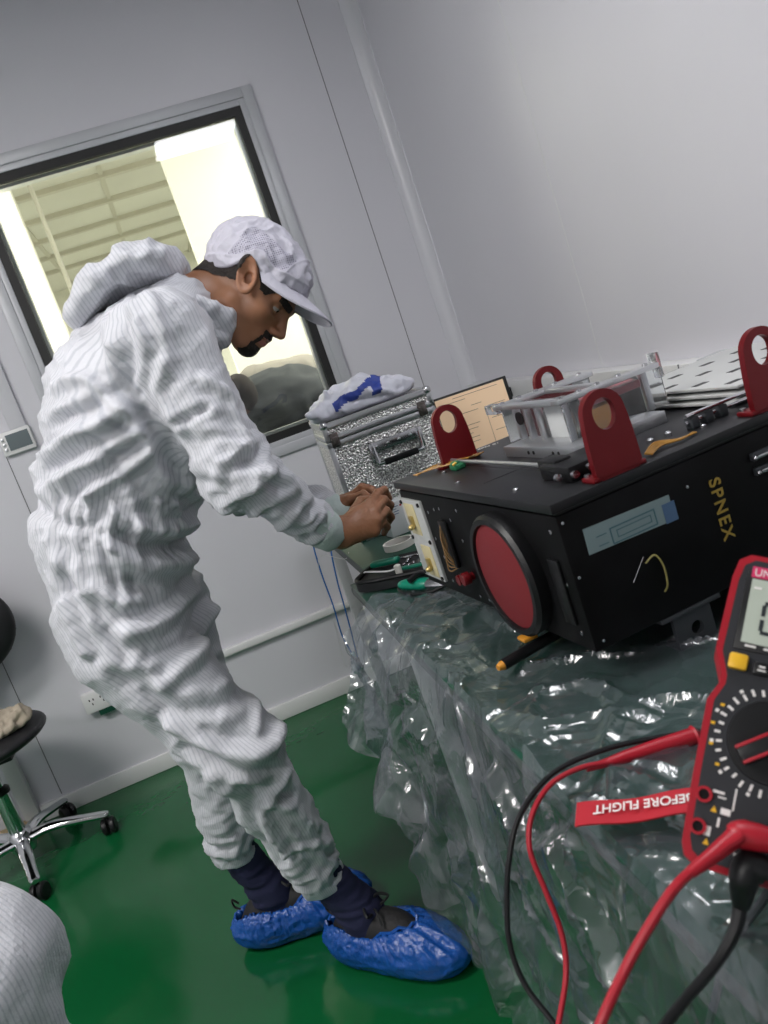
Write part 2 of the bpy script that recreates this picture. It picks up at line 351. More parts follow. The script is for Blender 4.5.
def nets(f, lo, hi, h):
    lo = np.asarray(lo, float); n = np.ceil((np.asarray(hi, float)-lo)/h).astype(int)+1
    ax = [lo[i]+h*np.arange(n[i]) for i in range(3)]
    val = np.empty(tuple(n), np.float32); step = max(1, int(400000/(n[1]*n[2])))
    YY, ZZ = np.meshgrid(ax[1], ax[2], indexing='ij')
    for i in range(0, n[0], step):
        xs = ax[0][i:i+step]; P = np.empty((len(xs), n[1], n[2], 3)); P[..., 0] = xs[:, None, None]; P[..., 1] = YY; P[..., 2] = ZZ
        val[i:i+step] = f(P.reshape(-1, 3)).reshape(len(xs), n[1], n[2])
    ins = val < 0
    cnt = sum(ins[a:n[0]-1+a, b:n[1]-1+b, c:n[2]-1+c].astype(np.int8) for a in (0, 1) for b in (0, 1) for c in (0, 1))
    act = np.argwhere((cnt > 0) & (cnt < 8)); idx = -np.ones(cnt.shape, np.int64); idx[tuple(act.T)] = np.arange(len(act))
    acc = np.zeros((len(act), 3)); num = np.zeros(len(act))
    for axn in range(3):
        o1, o2 = [k for k in range(3) if k != axn]
        for a in (0, 1):
            for b in (0, 1):
                s = np.zeros(3, int); s[o1] = a; s[o2] = b; e = s.copy(); e[axn] = 1
                A = act+s; B = act+e; va = val[tuple(A.T)]; vb = val[tuple(B.T)]; c = (va < 0) != (vb < 0)
                t = np.where(c, va/(va-vb+1e-12), 0); pt = A+(B-A)*t[:, None]; acc[c] += pt[c]; num[c] += 1
    verts = lo+h*acc/num[:, None]; faces = []
    for axn in range(3):
        o1, o2 = (axn+1) % 3, (axn+2) % 3
        sl0 = [slice(None)]*3; sl1 = [slice(None)]*3; sl0[axn] = slice(0, -1); sl1[axn] = slice(1, None)
        I0 = ins[tuple(sl0)]; I1 = ins[tuple(sl1)]; E = np.argwhere(I0 != I1)
        E = E[(E[:, o1] > 0) & (E[:, o2] > 0) & (E[:, o1] < n[o1]-1) & (E[:, o2] < n[o2]-1)]
        fl = I0[tuple(E.T)]; d1 = np.zeros(3, int); d1[o1] = 1; d2 = np.zeros(3, int); d2[o2] = 1
        q = np.stack([idx[tuple((E-d1-d2).T)], idx[tuple((E-d2).T)], idx[tuple(E.T)], idx[tuple((E-d1).T)]], 1)
        q[~fl] = q[~fl][:, ::-1]; faces.append(q)
    return verts, np.concatenate(faces)
def normals(v, f):
    n = np.cross(v[f[:, 2]]-v[f[:, 0]], v[f[:, 3]]-v[f[:, 1]]); out = np.zeros_like(v)
    for k in range(4): np.add.at(out, f[:, k], n)
    return out/(np.linalg.norm(out, axis=1)[:, None]+1e-12)
def relax(v, f, it=1, lam=.5):
    for _ in range(it):
        acc = np.zeros_like(v); c = np.zeros(len(v))
        for a, b in ((0, 1), (1, 2), (2, 3), (3, 0)):
            np.add.at(acc, f[:, a], v[f[:, b]]); np.add.at(acc, f[:, b], v[f[:, a]]); np.add.at(c, f[:, a], 1); np.add.at(c, f[:, b], 1)
        v = v+lam*(acc/np.maximum(c, 1)[:, None]-v)
    return v
# ================================================================ THE SETTING
D, XE, XW, YS, HC = 3.131, 1.08, -2.7, -2.2, 2.75
struct('floor', MB().span((XW, YS, -.1), (XE+.1, D+.05, 0)), M['floor'], label='glossy dark green epoxy floor of the cleanroom', cat='floor')
WX0, WX1, WZ0, WZ1 = -.433, .628, .955, 2.215
w = MB()
hx0, hx1, hz0, hz1 = WX0+.03, WX1-.03, WZ0+.03, WZ1-.03
w.span((XW, D, 0), (hx0, D+.06, HC)); w.span((hx1, D, 0), (XE+.1, D+.06, HC)); w.span((hx0, D, 0), (hx1, D+.06, hz0)); w.span((hx0, D, hz1), (hx1, D+.06, HC))
wn = struct('wall_north', w, M['panel'], label='pale grey sandwich-panel wall around the window', cat='wall')
g = MB()
for x in (.889,): g.span((x-.0015, D-.0006, .07), (x+.0015, D+.001, HC))
g.span((-.612, D-.0006, .9), (-.609, D+.001, 1.28))
g.span((-.90, D-.0006, .07), (-.897, D+.001, 1.28))
struct('panel_seam', g, M['panel_seam'], wn, smooth=0)
we = struct('wall_east', MB().span((XE, YS, 0), (XE+.06, D, HC)), M['panel'], label='pale grey panel wall behind the black equipment', cat='wall')
g = MB(); g.span((XE-.0008, 2.081, .9), (XE+.001, 2.086, HC)); g.span((XE-.0008, .88, .9), (XE+.001, .883, HC))
struct('panel_seam', g, mat('pale_sealant', (.66, .66, .68), .4), we, smooth=0)
struct('wall_west', MB().span((XW-.06, YS, 0), (XW, D, HC)), M['panel'], label='panel wall on the far side of the cleanroom', cat='wall')
struct('wall_south', MB().span((XW, YS-.06, 0), (XE+.1, YS, HC)), M['panel'], label='panel wall behind the photographer', cat='wall')
struct('ceiling', MB().span((XW, YS, HC), (XE+.1, D+.06, HC+.05)), M['ceil'], label='white cleanroom ceiling', cat='ceiling')
# rounded cove in the corner
c = MB(); prof = [(XE-.05, D), (XE, D), (XE, D-.05)]
arc = [(XE-.05+.05*math.sin(t), D-.05+.05*math.cos(t)-0) for t in np.linspace(math.pi/2, 0, 9)]
# concave quarter: centre at (XE-.05, D-.05)
c.prism([(XE-.052, D+.001), (XE-.05, D-.0035)]+[(XE-.05+.0465*math.sin(t), D-.05+.0465*math.cos(t)) for t in np.linspace(0, math.pi/2, 9)]+[(XE-.0035, D-.05), (XE+.001, D-.052), (XE+.001, D+.001)], (0, 0, .06), (1, 0, 0), (0, 1, 0), HC-.06)
struct('trim_corner', c, M['cove'], label='rounded white corner cove between the two walls', cat='trim', smooth=50)
def base(name, lo, hi, lab): return struct(name, MB().span(lo, hi, bev=.004), M['white_pl'], label=lab, cat='baseboard')
base('baseboard_north', (-.985, D-.014, 0), (XE-.05, D+.002, .062), 'white plastic skirting along the window wall')
base('baseboard_east', (XE-.014, 0, 0), (XE+.002, D-.05, .062), 'white plastic skirting under the bench wall')
# horizontal cable conduit, low on the window wall
t = MB(); t.span((-.60, D-.026, .322), (XE-.05, D+.001, .350), bev=.006)
struct('trim_conduit', t, M['white_pl'], label='white horizontal cable duct low on the window wall', cat='trim')
t = MB(); t.span((-.562, D-.016, 1.357), (-.507, D+.001, HC), bev=.003)
struct('trim_vertical_duct', t, M['panel'], label='vertical duct rising from the wall display left of the window', cat='trim')
# window
win = MB()
def rectframe(mb, x0, x1, z0, z1, wd, y0, y1, bev=.002):
    for lo, hi in (((x0, y0, z0), (x0+wd, y1, z1)), ((x1-wd, y0, z0), (x1, y1, z1)), ((x0+wd, y0, z0), (x1-wd, y1, z0+wd)), ((x0+wd, y0, z1-wd), (x1-wd, y1, z1))): mb.span(lo, hi, bev=bev)
rectframe(win, WX0, WX1, WZ0, WZ1, .036, D-.012, D+.03)
rectframe(win, WX0+.034, WX1-.034, WZ0+.034, WZ1-.034, .023, D-.007, D+.03)
wf = struct('window_1', win, M['alu_frame'], label='internal window in a grey aluminium frame', cat='window')
g = MB(); rectframe(g, WX0+.056, WX1-.056, WZ0+.056, WZ1-.056, .030, D-.003, D+.02, 0)
struct('window_gasket', g, M['gasket'], wf, smooth=0)
g = MB(); rectframe(g, WX0+.084, WX1-.084, WZ0+.084, WZ1-.084, .012, D+.03, D+.07, 0)
struct('window_spacer', g, M['alu'], wf, smooth=0)
struct('window_pane', MB().span((WX0+.07, D+.012, WZ0+.07), (WX1-.07, D+.018, WZ1-.07)), M['glass'], wf, smooth=0)
# door at the far left of the window wall
d = MB()
d.span((-1.04, D-.03, 0), (-.988, D+.002, 2.12), bev=.003); d.span((-1.95, D-.03, 0), (-1.90, D+.002, 2.12), bev=.003); d.span((-1.95, D-.03, 2.07), (-.988, D+.002, 2.12), bev=.003)
dr = struct('door_1', d, M['white_pl'], label='white framed door at the left end of the window wall', cat='door')
struct('door_panel', MB().span((-1.90, D-.008, .02), (-1.04, D+.001, 2.07)), M['panel'], dr)
struct('threshold', MB().span((-1.95, D-.05, 0), (-1.0, D-.01, .035), bev=.003), M['beige'], dr)
struct('door_handle', MB().cyl((-1.12, D-.008, 1.0), (-1.12, D-.055, 1.0), .01).cyl((-1.12, D-.05, 1.0), (-1.24, D-.05, 1.0), .009), M['steel'], dr)

# ---- the lit corridor beyond the glass
RW = mat('corridor_wall', (.90, .88, .78), .7)
RC = mat('corridor_ceiling', (.84, .82, .75), .7, noise=(1.1, (.74, .72, .65), .35, .65))
struct('floor_corridor', MB().span((-3, D+.06, -.1), (3.2, 9.2, 0)), mat('corridor_floor', (.4, .42, .36), .4), label='floor of the lit room beyond the window', cat='floor')
cl = struct('ceiling_corridor', MB().span((-3, D+.06, 2.75), (3.2, 9.2, 2.8)), RC, label='beige ceiling of the lit room seen through the window', cat='ceiling')
struct('wall_corridor_back', MB().span((-3, 9.1, 0), (3.2, 9.2, 2.8)), RW, label='bright far wall seen through the window', cat='wall')
struct('wall_corridor_left', MB().span((-3, 4.4, 0), (-.372, 4.5, 2.75)), RW, label='bright cream partition seen at the left of the window', cat='wall')
struct('wall_corridor_right', MB().span((.345, 4.4, 0), (3.2, 4.5, 2.75)), RW, label='bright cream partition seen at the right of the window', cat='wall')
t = MB()
for y in (5.0, 5.6, 6.2, 6.8, 7.4, 8.0): t.span((-3, y, 2.72), (3.2, y+.05, 2.751))
for x in (-.55, .05, .65): t.span((x, 4.5, 2.735), (x+.03, 9.1, 2.751))
struct('ceiling_grid', t, mat('ceiling_grid', (.62, .59, .50), .6), cl, smooth=0)
t = MB(); t.tube([(-.3, 4.75, 2.66), (-.28, 4.75, 2.7), (.7, 4.75, 2.7)], .012, 8); t.tube([(-.3, 4.75, 2.66), (-.3, 4.75, 1.5)], .012, 8)
struct('trim_pipe', t, RW, label='thin cream pipe running under the ceiling beyond the window', cat='trim', smooth=60)

# wall display, outlet
th = thing('thermostat', (-.555, D-.01, 1.32), 'small wall-mounted display with grey screen left of the window', 'thermostat')
obj('body', MB().span((-.610, D-.020, 1.276), (-.50, D, 1.357), bev=.004), M['white_pl'], th)
obj('screen', MB().span((-.585, D-.0215, 1.290), (-.508, D-.0195, 1.345), bev=.0), mat('grey_lcd', (.13, .16, .17), .25), th)
b = MB()
for k in range(3): b.span((-.602, D-.023, 1.292+k*.018), (-.592, D-.0195, 1.302+k*.018), bev=.001)
obj('button', b, M['alu'], th)
ol = thing('wall_outlet', (-.645, D-.02, .34), 'white double wall socket low on the wall behind the standing person', 'outlet')
obj('plate', MB().span((-.70, D-.034, .318), (-.58, D, .392), bev=.004), M['white_pl'], ol)
s = MB()
for cx in (-.668, -.628):
    for dx, dz in ((-.007, .01), (.007, .01), (0, -.006)): s.span((cx+dx-.002, D-.0346, .356+dz-.004), (cx+dx+.002, D-.0335, .356+dz+.004))
parts('socket_holes', s, M['black'], ol, smooth=0)
obj('mount_box', MB().span((-.66, D-.03, .298), (-.60, D, .3195)), M['green_mat'], ol)

# power trunking along the equipment wall
tk = thing('cable_trunk', (XE-.03, 1.7, .84), 'white power trunking running along the wall behind the black equipment', 'cable trunk')
obj('duct', MB().span((XE-.05, .1, .84), (XE-.001, D-.06, .97), bev=.003), M['white_pl'], tk)
parts('joint', MB().span((XE-.0515, 1.655, .84), (XE-.0495, 1.6575, .97)).span((XE-.0515, 1.575, .84), (XE-.0495, 1.5775, .97)), M['panel_seam'], tk, smooth=0)
X = XE-.0505
for y0 in (1.80, 1.73, 1.66, 2.735, 2.69, 2.64, 1.40, 1.33):
    h = MB(); zt = .951
    h.span((X-.006, y0-.003+.0, zt-.004), (X, y0+.058, zt)); h.span((X-.006, y0-.003, zt-.03), (X, y0+.002, zt)); h.span((X-.006, y0, zt-.032), (X, y0+.05, zt-.030))
    obj('socket_cover_outline', h, M['black'], tk, smooth=0)
obj('warning_triangle', MB().prism([(0, 0), (.03, 0), (.02, .03)], (X-.0003, 1.675, .915), (0, -1, 0), (0, 0, 1), .0004), mat('grey_print2', (.3, .3, .32), .5), tk, smooth=0)
wr = MB().tube([(XE-.04, 1.60, .972), (XE-.03, 1.57, .978), (XE-.03, 1.53, .985), (XE-.03, 1.50, .985)], .0018, 6, 4)
tag(obj('wire_offcut', wr, M['alu_frame']), 'thin grey wire lying on top of the white wall trunking', 'wire')

# ceiling lamps (both rooms)
def panel_light(x, y, z, sx, sy, power, color, lab, grp=None, emi=6):
    t = thing('ceiling_light', (x, y, z), lab, 'ceiling light', grp)
    f = MB(); rectframe_xy(f, x-sx/2, x+sx/2, y-sy/2, y+sy/2, .015, z-.012, z+.0)
    obj('frame', f, M['white_pl'], t)
    obj('diffuser', MB().span((x-sx/2+.012, y-sy/2+.012, z-.008), (x+sx/2-.012, y+sy/2-.012, z-.002)), mat('lamp_diffuser', color, .5, emit=emi), t, smooth=0)
    L = bpy.data.lights.new('panel_lamp', 'AREA'); L.shape = 'RECTANGLE'; L.size = sx; L.size_y = sy; L.energy = power; L.color = color
    o = bpy.data.objects.new('panel_lamp', L); COL.objects.link(o); o.location = (x, y, z-.02)
    return t
def rectframe_xy(mb, x0, x1, y0, y1, wd, z0, z1):
    for lo, hi in (((x0, y0, z0), (x0+wd, y1, z1)), ((x1-wd, y0, z0), (x1, y1, z1)), ((x0+wd, y0, z0), (x1-wd, y0+wd, z1)), ((x0+wd, y1-wd, z0), (x1-wd, y1, z1))): mb.span(lo, hi)
GC = 'recessed ceiling panels of the cleanroom'
panel_light(-1.45, .95, HC-.001, 1.2, .6, 44, (1, .97, .95), 'long lit ceiling panel nearest the window', GC)
panel_light(-1.95, -.7, HC-.001, 1.2, .6, 30, (1, .97, .95), 'long lit ceiling panel behind the photographer', GC)
panel_light(.66, .95, HC-.001, .5, .6, 9, (.97, .97, 1), 'square lit ceiling panel above the bench', GC)
GL = 'bright ceiling panels of the room beyond the window'
for x, y in ((-1.75, 3.8), (1.9, 3.8), (-1.6, 6.6), (1.7, 6.6)):
    panel_light(x, y, 2.74, 1.0, .5, 130, (1, .97, .88), 'long bright ceiling panel beyond the window', GL)
wd = bpy.data.worlds.new('world'); sc.world = wd; wd.use_nodes = True; wd.node_tree.nodes['Background'].inputs[0].default_value = (.6, .62, .7, 1); wd.node_tree.nodes['Background'].inputs[1].default_value = .05
# ================================================================ BENCHES
T = .77
def bench(name, x0, x1, y0, y1, lab):
    t = thing(name, ((x0+x1)/2, (y0+y1)/2, 0), lab, 'desk', None)
    obj('tabletop', MB().span((x0, y0, T-.028), (x1, y1, T-.002), bev=.008), M['desk_edge'], t)
    obj('rubber_mat', MB().span((x0+.001, y0+.001, T-.004), (x1-.002, y1-.001, T), bev=.0012), M['green_mat'], t)
    for sx in (x0+.06, x1-.1):
        for sy in (y0+.05, y1-.09): obj('leg', MB().span((sx, sy, 0), (sx+.04, sy+.04, T-.028), bev=.003), M['desk_leg'], t)
    parts('apron', MB().span((x0+.07, y0+.07, T-.10), (x1-.07, y0+.09, T-.028)).span((x0+.07, y1-.09, T-.10), (x1-.07, y1-.07, T-.028)), M['desk_leg'], t)
    return t
bench('workbench', .196, 1.02, .02, 1.715, 'green-topped bench carrying the black equipment under clear plastic sheet')
bench('workbench', .245, 1.02, 1.735, 2.95, 'green-topped bench carrying the silver flight case')

# ---- crumpled clear plastic sheet over the near bench
def sheet():
    nu, nv = 330, 210
    ys = np.linspace(1.50, .06, nu); y = np.repeat(ys[:, None], nv, 1)
    s = np.linspace(0, 1, nv)[None, :].repeat(nu, 0)
    zb = np.interp(y, [.06, .7, 1.12, 1.17, 1.22, 1.30, 1.42, 1.5], [.30, .31, .30, .33, .50, .53, .53, .58])
    xb = np.interp(y, [.06, .8, .95, 1.15, 1.25, 1.5], [.16, .158, .15, .115, .108, .088])
    xt = .20; se = .58   # tabletop part: s in 0..se
    x = np.where(s < se, .78-(.78-xt)*s/se, xt+(xb-xt)*((s-se)/(1-se))**.55)
    z = np.where(s < se, T+.003, T+(zb-T)*((s-se)/(1-se)))
    k = np.clip(1-np.abs(s-se)/.03, 0, 1); z = z-.006*k*(s > se)
    P = np.stack([x, y, z], -1)
    q = np.stack([x*1.0, y*.9, z*1.0], -1).reshape(-1, 3)
    def cell(q, sc, seed):   # faceted crumple: planes per voronoi-like cell
        rs = np.random.RandomState(seed); i0 = np.floor(q*sc).astype(int); best = np.full(len(q), 9.); sec = np.full(len(q), 9.); val = np.zeros(len(q))
        for dx in (-1, 0, 1):
            for dy in (-1, 0, 1):
                for dz in (-1, 0, 1):
                    c = i0+np.array([dx, dy, dz]); h = _perm[_perm[_perm[(c[:, 0]+seed) & 255]+(c[:, 1] & 255)]+(c[:, 2] & 255)]
                    pt = c+.5+.45*_grad[h]; d = np.linalg.norm(q*sc-pt, axis=1); tilt = ((q*sc-pt)*_grad[(h*7+3) & 255]).sum(1)
                    m = d < best; sec = np.where(m, best, np.minimum(sec, d)); val = np.where(m, tilt+h/256., val); best = np.where(m, d, best)
        return val, sec-best
    wq = q+.02*np.stack([pnoise(q*9), pnoise(q*9+20), pnoise(q*9+40)], 1)
    v1, e1 = cell(wq*V(1, .8, .55), 8, 5); v2, e2 = cell(wq*V(1, 1, .6), 19, 9)
    dis = .011*v1*sstep(0, .10, e1)+.0030*v2*sstep(0, .12, e2)+.010*np.maximum(0, ridged(wq*V(7, 9, 4)+3))**4
    dis = dis.reshape(nu, nv); drape = s > se
    fold = .022*np.sin(y*31+3*np.sin(z*6))*sstep(se, 1, s)+.012*np.sin(y*67+z*9)*sstep(se, 1, s)
    n = np.where(drape[..., None], V(-1, 0, .15), V(0, 0, 1))
    amt = np.where(drape, dis*1.15, np.abs(dis)*1.0+.0005)
    # under the equipment the sheet is pressed flat
    P = P+n*amt[..., None]; P[..., 0] -= fold
    near = sstep(.05, .0, np.abs(s-se)); P[..., 2] += (.004+.006*ridged(np.stack([y*14, y*0, y*0+1], -1).reshape(-1, 3)).reshape(nu, nv))*near; P[..., 0] += near*.010*pnoise(np.stack([y*11, y*0+4, y*0], -1).reshape(-1, 3)).reshape(nu, nv)
    P[..., 2] = np.where(~drape, np.minimum(P[..., 2], T+.022), P[..., 2])
    # ragged bottom hem and far hem
    hem = .02*pnoise(np.stack([y[:, -1]*9, y[:, -1]*0, y[:, -1]*0+2], -1)); P[:, -1, 2] += hem
    P[:4, :, 1] += (.012*pnoise(np.stack([s[0]*24, s[0]*0, s[0]*0+7], -1)))[None, :]
    return P
SH = sheet()
ps = obj('plastic_sheet', MB().grid(SH), M['film'], smooth=28)
tag(ps, 'crumpled clear plastic sheet draped over the near bench edge', 'plastic sheet')

# ---- black equipment box
th = R(5); BA = V(math.cos(th), math.sin(th), 0); BB = V(-math.sin(th), math.cos(th), 0); BZ = V(0, 0, 1); BO = V(.332, .838, 0)
def bp(a, b, z): return BO+BA*a+BB*b+BZ*z
LA, LB, Z0, Z1 = .60, .52, .82, 1.0
pay = thing('equipment_box', bp(LA/2, LB/2, T), 'large black anodised instrument box with red lifting lugs on the bench', 'instrument')
def pbox(mb, a0, a1, b0, b1, z0, z1, bev=0.): return mb.box(bp((a0+a1)/2, (b0+b1)/2, (z0+z1)/2), (a1-a0, b1-b0, z1-z0), BA, BB, BZ, bev)
obj('housing', pbox(MB(), 0, LA, 0, LB, Z0, Z1-.016, .002), M['anod'], pay)
m = MB(); pbox(m, .004, LA, .004, LB-.004, Z1-.017, Z1-.011); obj('lid_gasket', m, M['gasket'], pay)
m = MB(); pbox(m, -.004, LA+.004, -.003, LB+.004, Z1-.012, Z1, .0015); lid = obj('lid', m, M['anod_top'], pay)
m = MB()
for a, b in ((.02, .12), (.02, .3), (.35, .06), (.25, .05), (.14, .07), (.05, .42)): m.lathe([(.004, 0), (.004, .0025), (.0025, .0035)], bp(a, b, Z1), BZ, 10)
parts('lid_screw', m, M['steel'], pay)
obj('lid_panel_line', pbox(pbox(MB(), .03, .20, .232, .234, Z1, Z1+.0004), .085, .087, .1, .5, Z1, Z1+.0004), M['gasket'], pay, smooth=0)
text('lid_marking', 'SPN 01', bp(.15, .50, Z1+.0008), -BB*.3+BA, BB, .013, M['white_ink'], pay)
# front (left) face: outward direction -BA
NX = -BA
m = MB().lathe([(.072, -.004), (.082, -.002), (.083, .016), (.079, .021), (.072, .021), (.071, .014), (.0, .014)], bp(0, .150, .896), NX, 48); obj('cover_ring', m, M['black'], pay, smooth=40)
m = MB().lathe([(.071, .010), (.071, .0165), (.067, .018), (.0, .018)], bp(0, .150, .896), NX, 48); obj('round_cover', m, M['red_cap'], pay, smooth=40)['label'] = 'dark red round protective cover'
m = MB().lathe([(.006, 0), (.006, .006), (.0095, .007), (.010, .016), (.009, .018), (0, .018)], bp(0, .305, .864), NX, 20); obj('knob', m, M['red_anod'], pay)
m = MB().lathe([(.005, 0), (.005, .010), (.008, .011), (.008, .016), (0, .016)], bp(0, .330, .858), NX, 16); obj('knob', m, M['red_anod'], pay)
m = MB(); pbox(m, -.005, 0.001, .424, .515, .834, .972, .001); wp = obj('white_face_plate', m, M['alu_plate'], pay)
for zc, bc_ in ((.938, .478), (.866, .462)):
    m = MB(); pbox(m, -.0062, -.004, bc_-.022, bc_+.022, zc-.027, zc+.027, .001); pad = obj('pad', m, M['cream'], wp)
    m = MB(); pbox(m, -.0115, -.006, bc_-.006, bc_+.006, zc-.012, zc+.006, .001); m.ball(bp(-.012, bc_, zc-.012), (.006, .006, .005), 8); obj('gold_contact', m, M['gold'], wp)
m = MB()
for b, z in ((.430, .966), (.509, .966), (.430, .84), (.509, .84), (.430, .903), (.509, .903)): m.lathe([(.0035, -.001), (.0035, .0025), (0, .003)], bp(-.005, b, z), NX, 10)
parts('plate_screw', m, M['black'], wp)
m = MB()
for b, z in ((.405, .955), (.375, .962), (.352, .965), (.32, .95), (.285, .968), (.02, .965), (.02, .90), (.02, .84), (.395, .84), (.41, .91), (.298, .92), (.27, .832), (.40, .88), (.30, .832)): m.lathe([(.0028, 0), (.0028, .0012), (0, .0015)], bp(0, b, z), NX, 8)
parts('face_screw', m, M['steel'], pay)
m = MB(); pbox(m, -.008, 0, .338, .362, .872, .948, .003); cn = obj('connector', m, M['black'], pay)
m = MB()
for k in range(5): m.tube([bp(-.006, .352-.002*k, .945-.006*k), bp(-.014, .350+.002*k, .92-.010*k), bp(-.013, .344+.003*k, .90-.008*k), bp(-.006, .344, .88-.002*k)], .0010, 6, 4)
obj('connector_wires', m, mat('brown_wire', (.22, .12, .04), .5), cn)
m = MB(); pbox(m, -.004, 0, .022, .045, .85, .93, .001); obj('side_slot', m, M['black'], pay)
# long side facing the camera: outward direction -BB
m = MB(); m.box(bp(.0845, -.0008, .9425), (.116, .0016, .030), (BA+BZ*-.03)/np.linalg.norm(BA+BZ*-.03), BB); st = obj('sticker', m, M['label_teal'], pay); st['label'] = 'pale teal printed label strip'
m = MB()
for a0, a1, z0, z1 in ((.058, .118, .9475, .949), (.058, .118, .9295, .931), (.058, .0595, .9295, .949), (.118, .1195, .9295, .949), (.066, .112, .943, .944), (.066, .112, .935, .936), (.066, .067, .935, .944), (.112, .113, .935, .944), (.040, .053, .945, .946), (.040, .053, .934, .935)): pbox(m, a0, a1, -.0021, -.0015, z0-.0005, z1-.0005)
obj('sticker_print', m, M['label_line'], st, smooth=0)
m = MB(); pbox(m, .130, .147, -.0022, -.0015, .925, .948); obj('sticker_patch', m, M['label_blue'], st, smooth=0)
text('lettering', 'SPNEX', bp(.199, -.0012, .952), -BZ-BA*.0, BA, .0225, M['gold_ink'], pay, depth=.0005, bold=.0003, space=1.22)
m = MB()
for k, z in enumerate((.958, .940)):
    pbox(m, .262, .335, -.006, 0, z-.006, z+.003, .001)
cs = obj('side_connector', m, M['grey_metal'], pay)
m = MB()
for k, z in enumerate((.9565, .9385)):
    pbox(m, .268, .33, -.0085, -.005, z-.003, z+.001, .0005); m.ball(bp(.264, -.008, z-.001), .0028, 6); m.ball(bp(.334, -.008, z-.001), .0028, 6)
parts('connector_pins', m, M['steel'], cs)
m = MB().tube([bp(.090, -.002, .893), bp(.100, -.008, .900), bp(.106, -.010, .885), bp(.106, -.008, .862), bp(.104, -.002, .852)], .0012, 6, 5); obj('loose_wire', m, mat('dull_wire', (.30, .26, .08), .5), pay)
m = MB().tube([bp(.068, -.002, .878), bp(.088, -.004, .902)], .0005, 5); obj('loose_wire', m, M['steel'], pay)
m = MB()
for a, z in ((.006, .975), (.006, .91), (.012, .83), (.30, .83), (.17, .955), (.4, .83)): m.lathe([(.002, 0), (.002, .0008), (0, .001)], bp(a, 0, z), -BB, 8)
parts('side_screw', m, M['steel'], pay)
# red lifting lugs
def lug(a, b):
    w, h, r = .027, .098, .027; cz = h-r; n = 56; out = []; hole = []
    for k in range(n):
        t = 2*math.pi*k/n; dx, dz = math.cos(t), math.sin(t)
        if dz >= 0: out.append((dx*r, cz+dz*r))
        else:
            s = min((w+.004*(-dz))/abs(dx) if abs(dx) > 1e-6 else 9, cz/abs(dz)); out.append((dx*s, cz+dz*s))
        hr = .0145+.005*max(0, -dz)**2; hole.append((dx*hr, cz+.002+dz*hr*1.05))
    m = MB().holed(out, hole, bp(a, b, Z1), BA, BZ, .009); pbox(m, a-.036, a+.036, b-.009, b+.018, Z1, Z1+.006, .002)
    lg = obj('lifting_lug', m, M['red_anod'], pay, smooth=40)
    s = MB()
    for q in (-.03, .03): s.lathe([(.0035, 0), (.0035, .003), (0, .003)], bp(a+q, b+.012, Z1+.006), BZ, 10)
    parts('lug_screw', s, M['steel'], lg)
lug(.094, .010); lug(.094, .455); lug(.318, .010); lug(.290, .462)
# feet: grey angle brackets with a hole
def foot(a, b, s):
    w, h = .027, Z0-T-.002; n = 40; out = []; hole = []
    for k in range(n):
        t = 2*math.pi*k/n; dx, dz = math.cos(t), math.sin(t); q = min(w/abs(dx) if abs(dx) > 1e-6 else 9, h/2/abs(dz) if abs(dz) > 1e-6 else 9)
        out.append((dx*q, dz*q)); hole.append((dx*.0085+.003, dz*.0085-.006))
    m = MB().holed(out, hole, bp(a, b, T+.002+h/2), BA, BZ, .006)
    pbox(m, a-.045, a+.04, b-.012, b+.02, Z0-.006, Z0+.0, .001); pbox(m, a-w, a+w, b-.006, b+.025, T+.0005, T+.006, .001)
    obj('foot_bracket', m, M['grey_metal'], pay, smooth=40)
foot(.135, .012, 1); foot(.45, .012, 1); foot(.135, .49, 1); foot(.45, .49, 1)
# rod, clamp
m = MB().cyl(bp(.076, .12, Z1+.012), bp(.079, .475, Z1+.010), .0030); obj('latch_rod', m, M['alu'], pay)
m = MB(); pbox(m, .055, .13, .045, .115, Z1, Z1+.020, .004); pbox(m, .062, .088, .085, .130, Z1+.006, Z1+.024, .004); cb = obj('clamp_block', m, M['black'], pay)
m = MB(); 
for a, b, z in ((.046, .050, .010), (.060, .035, .010), (.080, .032, .012)): m.lathe([(.0048, 0), (.0048, .006), (0, .0065)], bp(a, b+.008, Z1+z), -BB, 12)
parts('clamp_screw', m, M['steel'], cb)
# wires on the lid
m = MB()
for k in range(4): m.tube([bp(.135-.004*k, .445+.004*k, Z1+.004), bp(.09, .42-.006*k, Z1+.006+.002*k), bp(.055+.004*k, .45+.01*k, Z1+.007), bp(.022, .485-.005*k, Z1+.004)], .0012, 6, 5)
parts('amber_wires', m, mat('amber_wire', (.36, .18, .03), .4), pay)
m = MB()
for k in range(4): m.tube([bp(.145, .012+.004*k, Z1+.004), bp(.172, .028+.004*k, Z1+.005+.001*k), bp(.195, .022+.002*k, Z1+.004), bp(.222, .034-.002*k, Z1+.003)], .0013, 6, 5)
parts('amber_wires', m, mat('amber_wire', (.36, .18, .03), .4), pay)
m = MB(); pbox(m, .060, .080, .395, .420, Z1, Z1+.009, .003); m.ball(bp(.068, .41, Z1+.010), (.008, .006, .004), 8); gp = obj('wire_splice', m, M['green_pcb'], pay)
m = MB(); 
for k in range(4): m.ball(bp(.060+.006*k, .396+.007*k, Z1+.011), .0025, 6)
parts('splice_tip', m, M['yellow_wire'], gp)

